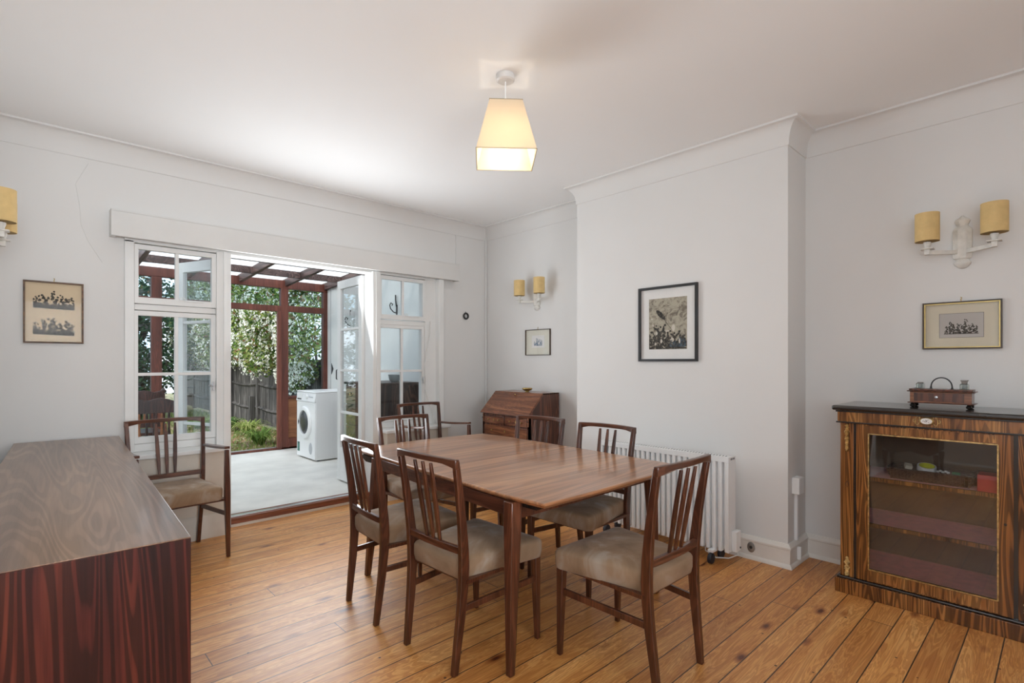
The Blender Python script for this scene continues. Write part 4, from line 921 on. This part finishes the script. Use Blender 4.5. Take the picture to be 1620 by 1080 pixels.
# ------------------------------------------------------------------ garden
struct(box('garden_ground', M_lawn, -14, 8, 7.72, 26, -.25, -.02))
t = thing('garden_fence', 'weathered grey closeboard garden fence with arris rails beyond the conservatory', 'fence', (3.9, 12, 0))
fx = 3.62; r2 = random.Random(2)
for k in range(6):
    ya_, yb_ = 7.9 + k * 1.85, 7.9 + (k + 1) * 1.85; hgt = 1.30 + .03 * (k % 2) - (.07 if k == 2 else 0)
    mb = MB(); nb = 18
    for j in range(nb):
        y = ya_ + .05 + (yb_ - ya_ - .1) * j / nb; w = (yb_ - ya_ - .1) / nb; h2 = hgt + r2.uniform(-.02, .02) + (.04 * math.sin(j / nb * 3.1))
        mb.loft([[(fx + .004 * (j % 2) + .012, y - .004, z), (fx + .004 * (j % 2) + .012, y + w + .003, z), (fx + .018 + .006 * (j % 2), y + w + .003, z), (fx + .030, y - .004, z)] for z in (.02, h2)])
    mb.build('panel', M_fence, t)
    box('post', M_fence, fx - .04, fx + .06, ya_ - .05, ya_ + .05, -.1, hgt + .08, t, .008)
    for z in (.32, .80):
        mb = MB(); mb.loft([[(fx - .035, y, z + dz - .05 * math.sin(f * 3.14)), (fx + .012, y, z + dz - .035 - .05 * math.sin(f * 3.14)), (fx + .012, y, z + dz + .035 - .05 * math.sin(f * 3.14))] for f, y, dz in ((i / 6, ya_ + (yb_ - ya_) * i / 6, .04) for i in range(7))]); mb.build('rail', M_fence, t)
mb = MB(); mb.box(fx - .30, fx - .20, 11.15, 11.25, -.1, .62)
tag(mb.build('short_post', M_fence, None, .01), 'short grey timber post in front of the fence by the bushy plants', 'post')
def leaves(n, sampler, size, nm, seed, asp=.45, flat=.0):
    r = random.Random(seed); mb = MB()
    for i in range(n):
        c, sc = sampler(r); s = size * r.uniform(.6, 1.3) * sc
        d = Vector((r.gauss(0, 1), r.gauss(0, 1), r.gauss(0, .7) - .2)).normalized(); q = Vector((r.gauss(0, 1), r.gauss(0, 1), r.gauss(0, 1))); w = d.cross(q).normalized() * asp * s; nn = d.cross(w).normalized() * s * .12
        c = Vector(c); mb.add([c - d * s * .5, c + w * .5 + nn, c + d * s * .5, c - w * .5 + nn], [(0, 1, 2, 3)], r.choice(nm))
    return mb
clumps = []
r3 = random.Random(9)
for i in range(120):
    y = r3.uniform(8.65, 16.5); z = r3.uniform(1.45, 4.1); clumps.append((3.55 + r3.uniform(-.35, .35) - .12 * (z > 2), y, z, r3.uniform(.28, .55)))
for i in range(8): clumps.append((3.46, r3.uniform(8.6, 9.6), r3.uniform(.95, 1.35), .18))
def samp(r):
    x, y, z, q = clumps[r.randrange(len(clumps))]; d = Vector((r.gauss(0, 1), r.gauss(0, 1), r.gauss(0, 1))).normalized() * q * r.uniform(.72, 1.05)
    return (x + d.x * .8, y + d.y * 1.3, z + d.z), 1
t = thing('flowering_climber', 'huge white-flowered evergreen climber spilling over the garden fence', 'climber', (3.6, 11.5, 0))
leaves(70000, samp, .088, (0, 1, 1, 2, 2, 3, 3, 0, 4), 5).build('foliage', M_leafs, t)
def samp2(r):
    x, y, z, q = clumps[r.randrange(len(clumps))]; d = Vector((-abs(r.gauss(0, 1)), r.gauss(0, 1), r.gauss(0, 1))).normalized() * q * 1.06
    k = r.uniform(.05, .1)
    return (x + d.x * .8 , y + d.y * 1.3, z + d.z), 1
mb = MB(); r4 = random.Random(12)
for i in range(9000):
    (cx, cy, cz), _ = samp2(r4)
    for k in range(4):
        ang_ = r4.uniform(0, 6.28); s = r4.uniform(.012, .024); c = Vector((cx - .01 + r4.gauss(0, .02), cy + r4.gauss(0, .03), cz + r4.gauss(0, .03))); u = Vector((r4.gauss(0, .4), math.cos(ang_), math.sin(ang_))) * s; w = Vector((r4.gauss(0, .4), -math.sin(ang_), math.cos(ang_))) * s
        mb.add([c - u, c - w, c + u, c + w], [(0, 1, 2, 3)])
mb.build('flowers', M_petal, t)
mb = MB()
for i in range(14):
    y = 8.2 + i * .55; mb.tube([(3.75, y, 0), (3.70, y + r4.uniform(-.2, .2), 1.2), (3.55, y + r4.uniform(-.4, .4), 2.4), (3.5, y + r4.uniform(-.5, .5), 3.4)], [.03, .025, .018, .01], 6)
mb.build('stem', M_chest, t)
# background evergreens
def tree(name, label, x, y, rx, ry, z0, z1, n, mats, seed, size=.13):
    t = thing(name, label, 'tree', (x, y, 0), group='trees beyond the garden'); r = random.Random(seed)
    cl = [(x + r.uniform(-1, 1) * rx * .75, y + r.uniform(-1, 1) * ry * .7, r.uniform(z0, z1), r.uniform(.35, .7)) for k in range(34)]
    def sm(r_):
        a, b_, c, q = cl[r_.randrange(len(cl))]; d = Vector((r_.gauss(0, 1), r_.gauss(0, 1), r_.gauss(0, 1))).normalized() * q * r_.uniform(.6, 1.05); return (a + d.x, b_ + d.y, c + d.z), 1
    leaves(n, sm, size, (0, 0, 1, 1, 2, 3), seed).build('foliage', mats, t)
    mb = MB(); mb.tube([(x, y, -.1), (x + .1, y, z0 + .3), (x, y + .1, z1 * .6), (x + .2, y, z1 * .85)], [.13, .10, .07, .03], 8)
    for k in range(6): a = r.uniform(0, 6.3); mb.tube([(x, y, z1 * .5), (x + rx * .6 * math.cos(a), y + ry * .6 * math.sin(a), z1 * r.uniform(.7, .95))], [.05, .015], 6)
    mb.build('trunk', M_chest, t)
tree('garden_tree', 'dark evergreen filling the lower panes of the left window', 1.9, 14.6, 1.05, .8, .6, 3.2, 7500, M_dleaf, 31)
tree('garden_tree', 'tall dark tree at the far left of the garden seen through the left window', -.5, 14.4, 1.3, .8, .3, 3.6, 7500, M_dleaf, 32)
tree('garden_tree', 'loose tree with russet leaves seen through the top panes of the left window', 1.0, 18.4, 2.2, 1.0, .9, 5.8, 14000, [M_leafs[4], M_dleaf[2], M_leafs[0], M_dleaf[3]], 33)
tree('garden_tree', 'bushy evergreen standing at the far end of the garden fence', 4.4, 18.9, 1.3, .8, .5, 5.2, 6500, M_dleaf, 34)
tree('garden_tree', 'dark evergreen standing at the garden edge left of the left window view', -3.6, 14.6, 1.5, .8, .4, 4.2, 4500, M_dleaf, 35)
def strap(name, label, x, y, h, n, seed, mat, w=.016):
    r = random.Random(seed); mb = MB()
    for i in range(n):
        a = r.uniform(0, 6.28); L_ = h * r.uniform(.7, 1.2); p = Vector((x + r.uniform(-.06, .06), y + r.uniform(-.06, .06), -.03)); d = Vector((math.cos(a), math.sin(a), 0)); sd = Vector((-d.y, d.x, 0)) * w * r.uniform(.7, 1.2); lf = []; rt = []
        for k in range(6):
            f = k / 5; q = p + d * L_ * .75 * f ** 1.3 + Vector((0, 0, L_ * (1.25 * f - .95 * f * f * r.uniform(.8, 1.1)))); lf.append(q - sd * (1 - f * .9)); rt.append(q + sd * (1 - f * .9))
        mb.add(lf + rt, [(k, k + 1, k + 7, k + 6) for k in range(5)], i % 2)
    return tag(mb.build(name, mat), label, 'plant', 'leafy plants by the fence')
strap('strappy_plant', 'clump of long arching green leaves beside the conservatory post', 2.75, 8.75, .52, 130, 3, [M_leafs[1], M_leafs[0]])
strap('strappy_plant', 'second green strappy clump further back in front of the fence', 3.0, 10.2, .50, 120, 4, [M_leafs[1], M_leafs[3]])
strap('leafy_plant', 'low broad dark green plant by the short timber post', 2.85, 11.0, .48, 150, 6, [M_leafs[0], M_leafs[2]], .035)
strap('leafy_plant', 'leafy green clump near the grass edge seen at the left of the doorway', 2.55, 11.6, .42, 120, 8, [M_leafs[0], M_leafs[1]], .03)
r5 = random.Random(44); mb = MB()
for i in range(9000):
    x, y = r5.uniform(-.5, 3.5), 7.8 + 8 * r5.random() ** 1.6; h = r5.uniform(.03, .08); a = r5.uniform(0, 3.14); dx, dy = .008 * math.cos(a), .008 * math.sin(a)
    mb.add([(x - dx, y - dy, -.025), (x + dx, y + dy, -.025), (x + r5.uniform(-.02, .02), y + r5.uniform(-.02, .02), h)], [(0, 1, 2)], r5.choice((0, 1, 2)))
g = mb.build('lawn_grass', [M_leafs[1], M_leafs[0], M_leafs[3]]); g['kind'] = 'stuff'; tag(g, 'short patchy lawn grass beyond the conservatory', 'grass')
mb = leaves(2600, lambda r: ((r.uniform(1.2, 3.5), 7.85 + 5 * r.random() ** 1.4, -.005 + r.random() * .02), 1), .06, (0, 1), 71, .6).build('fallen_leaves', [plain('dry_leaf', (.34, .20, .12), .9), plain('pale_dry_leaf', (.50, .38, .28), .9)])
mb['kind'] = 'stuff'; tag(mb, 'dry brown leaves scattered on the lawn', 'fallen leaves')
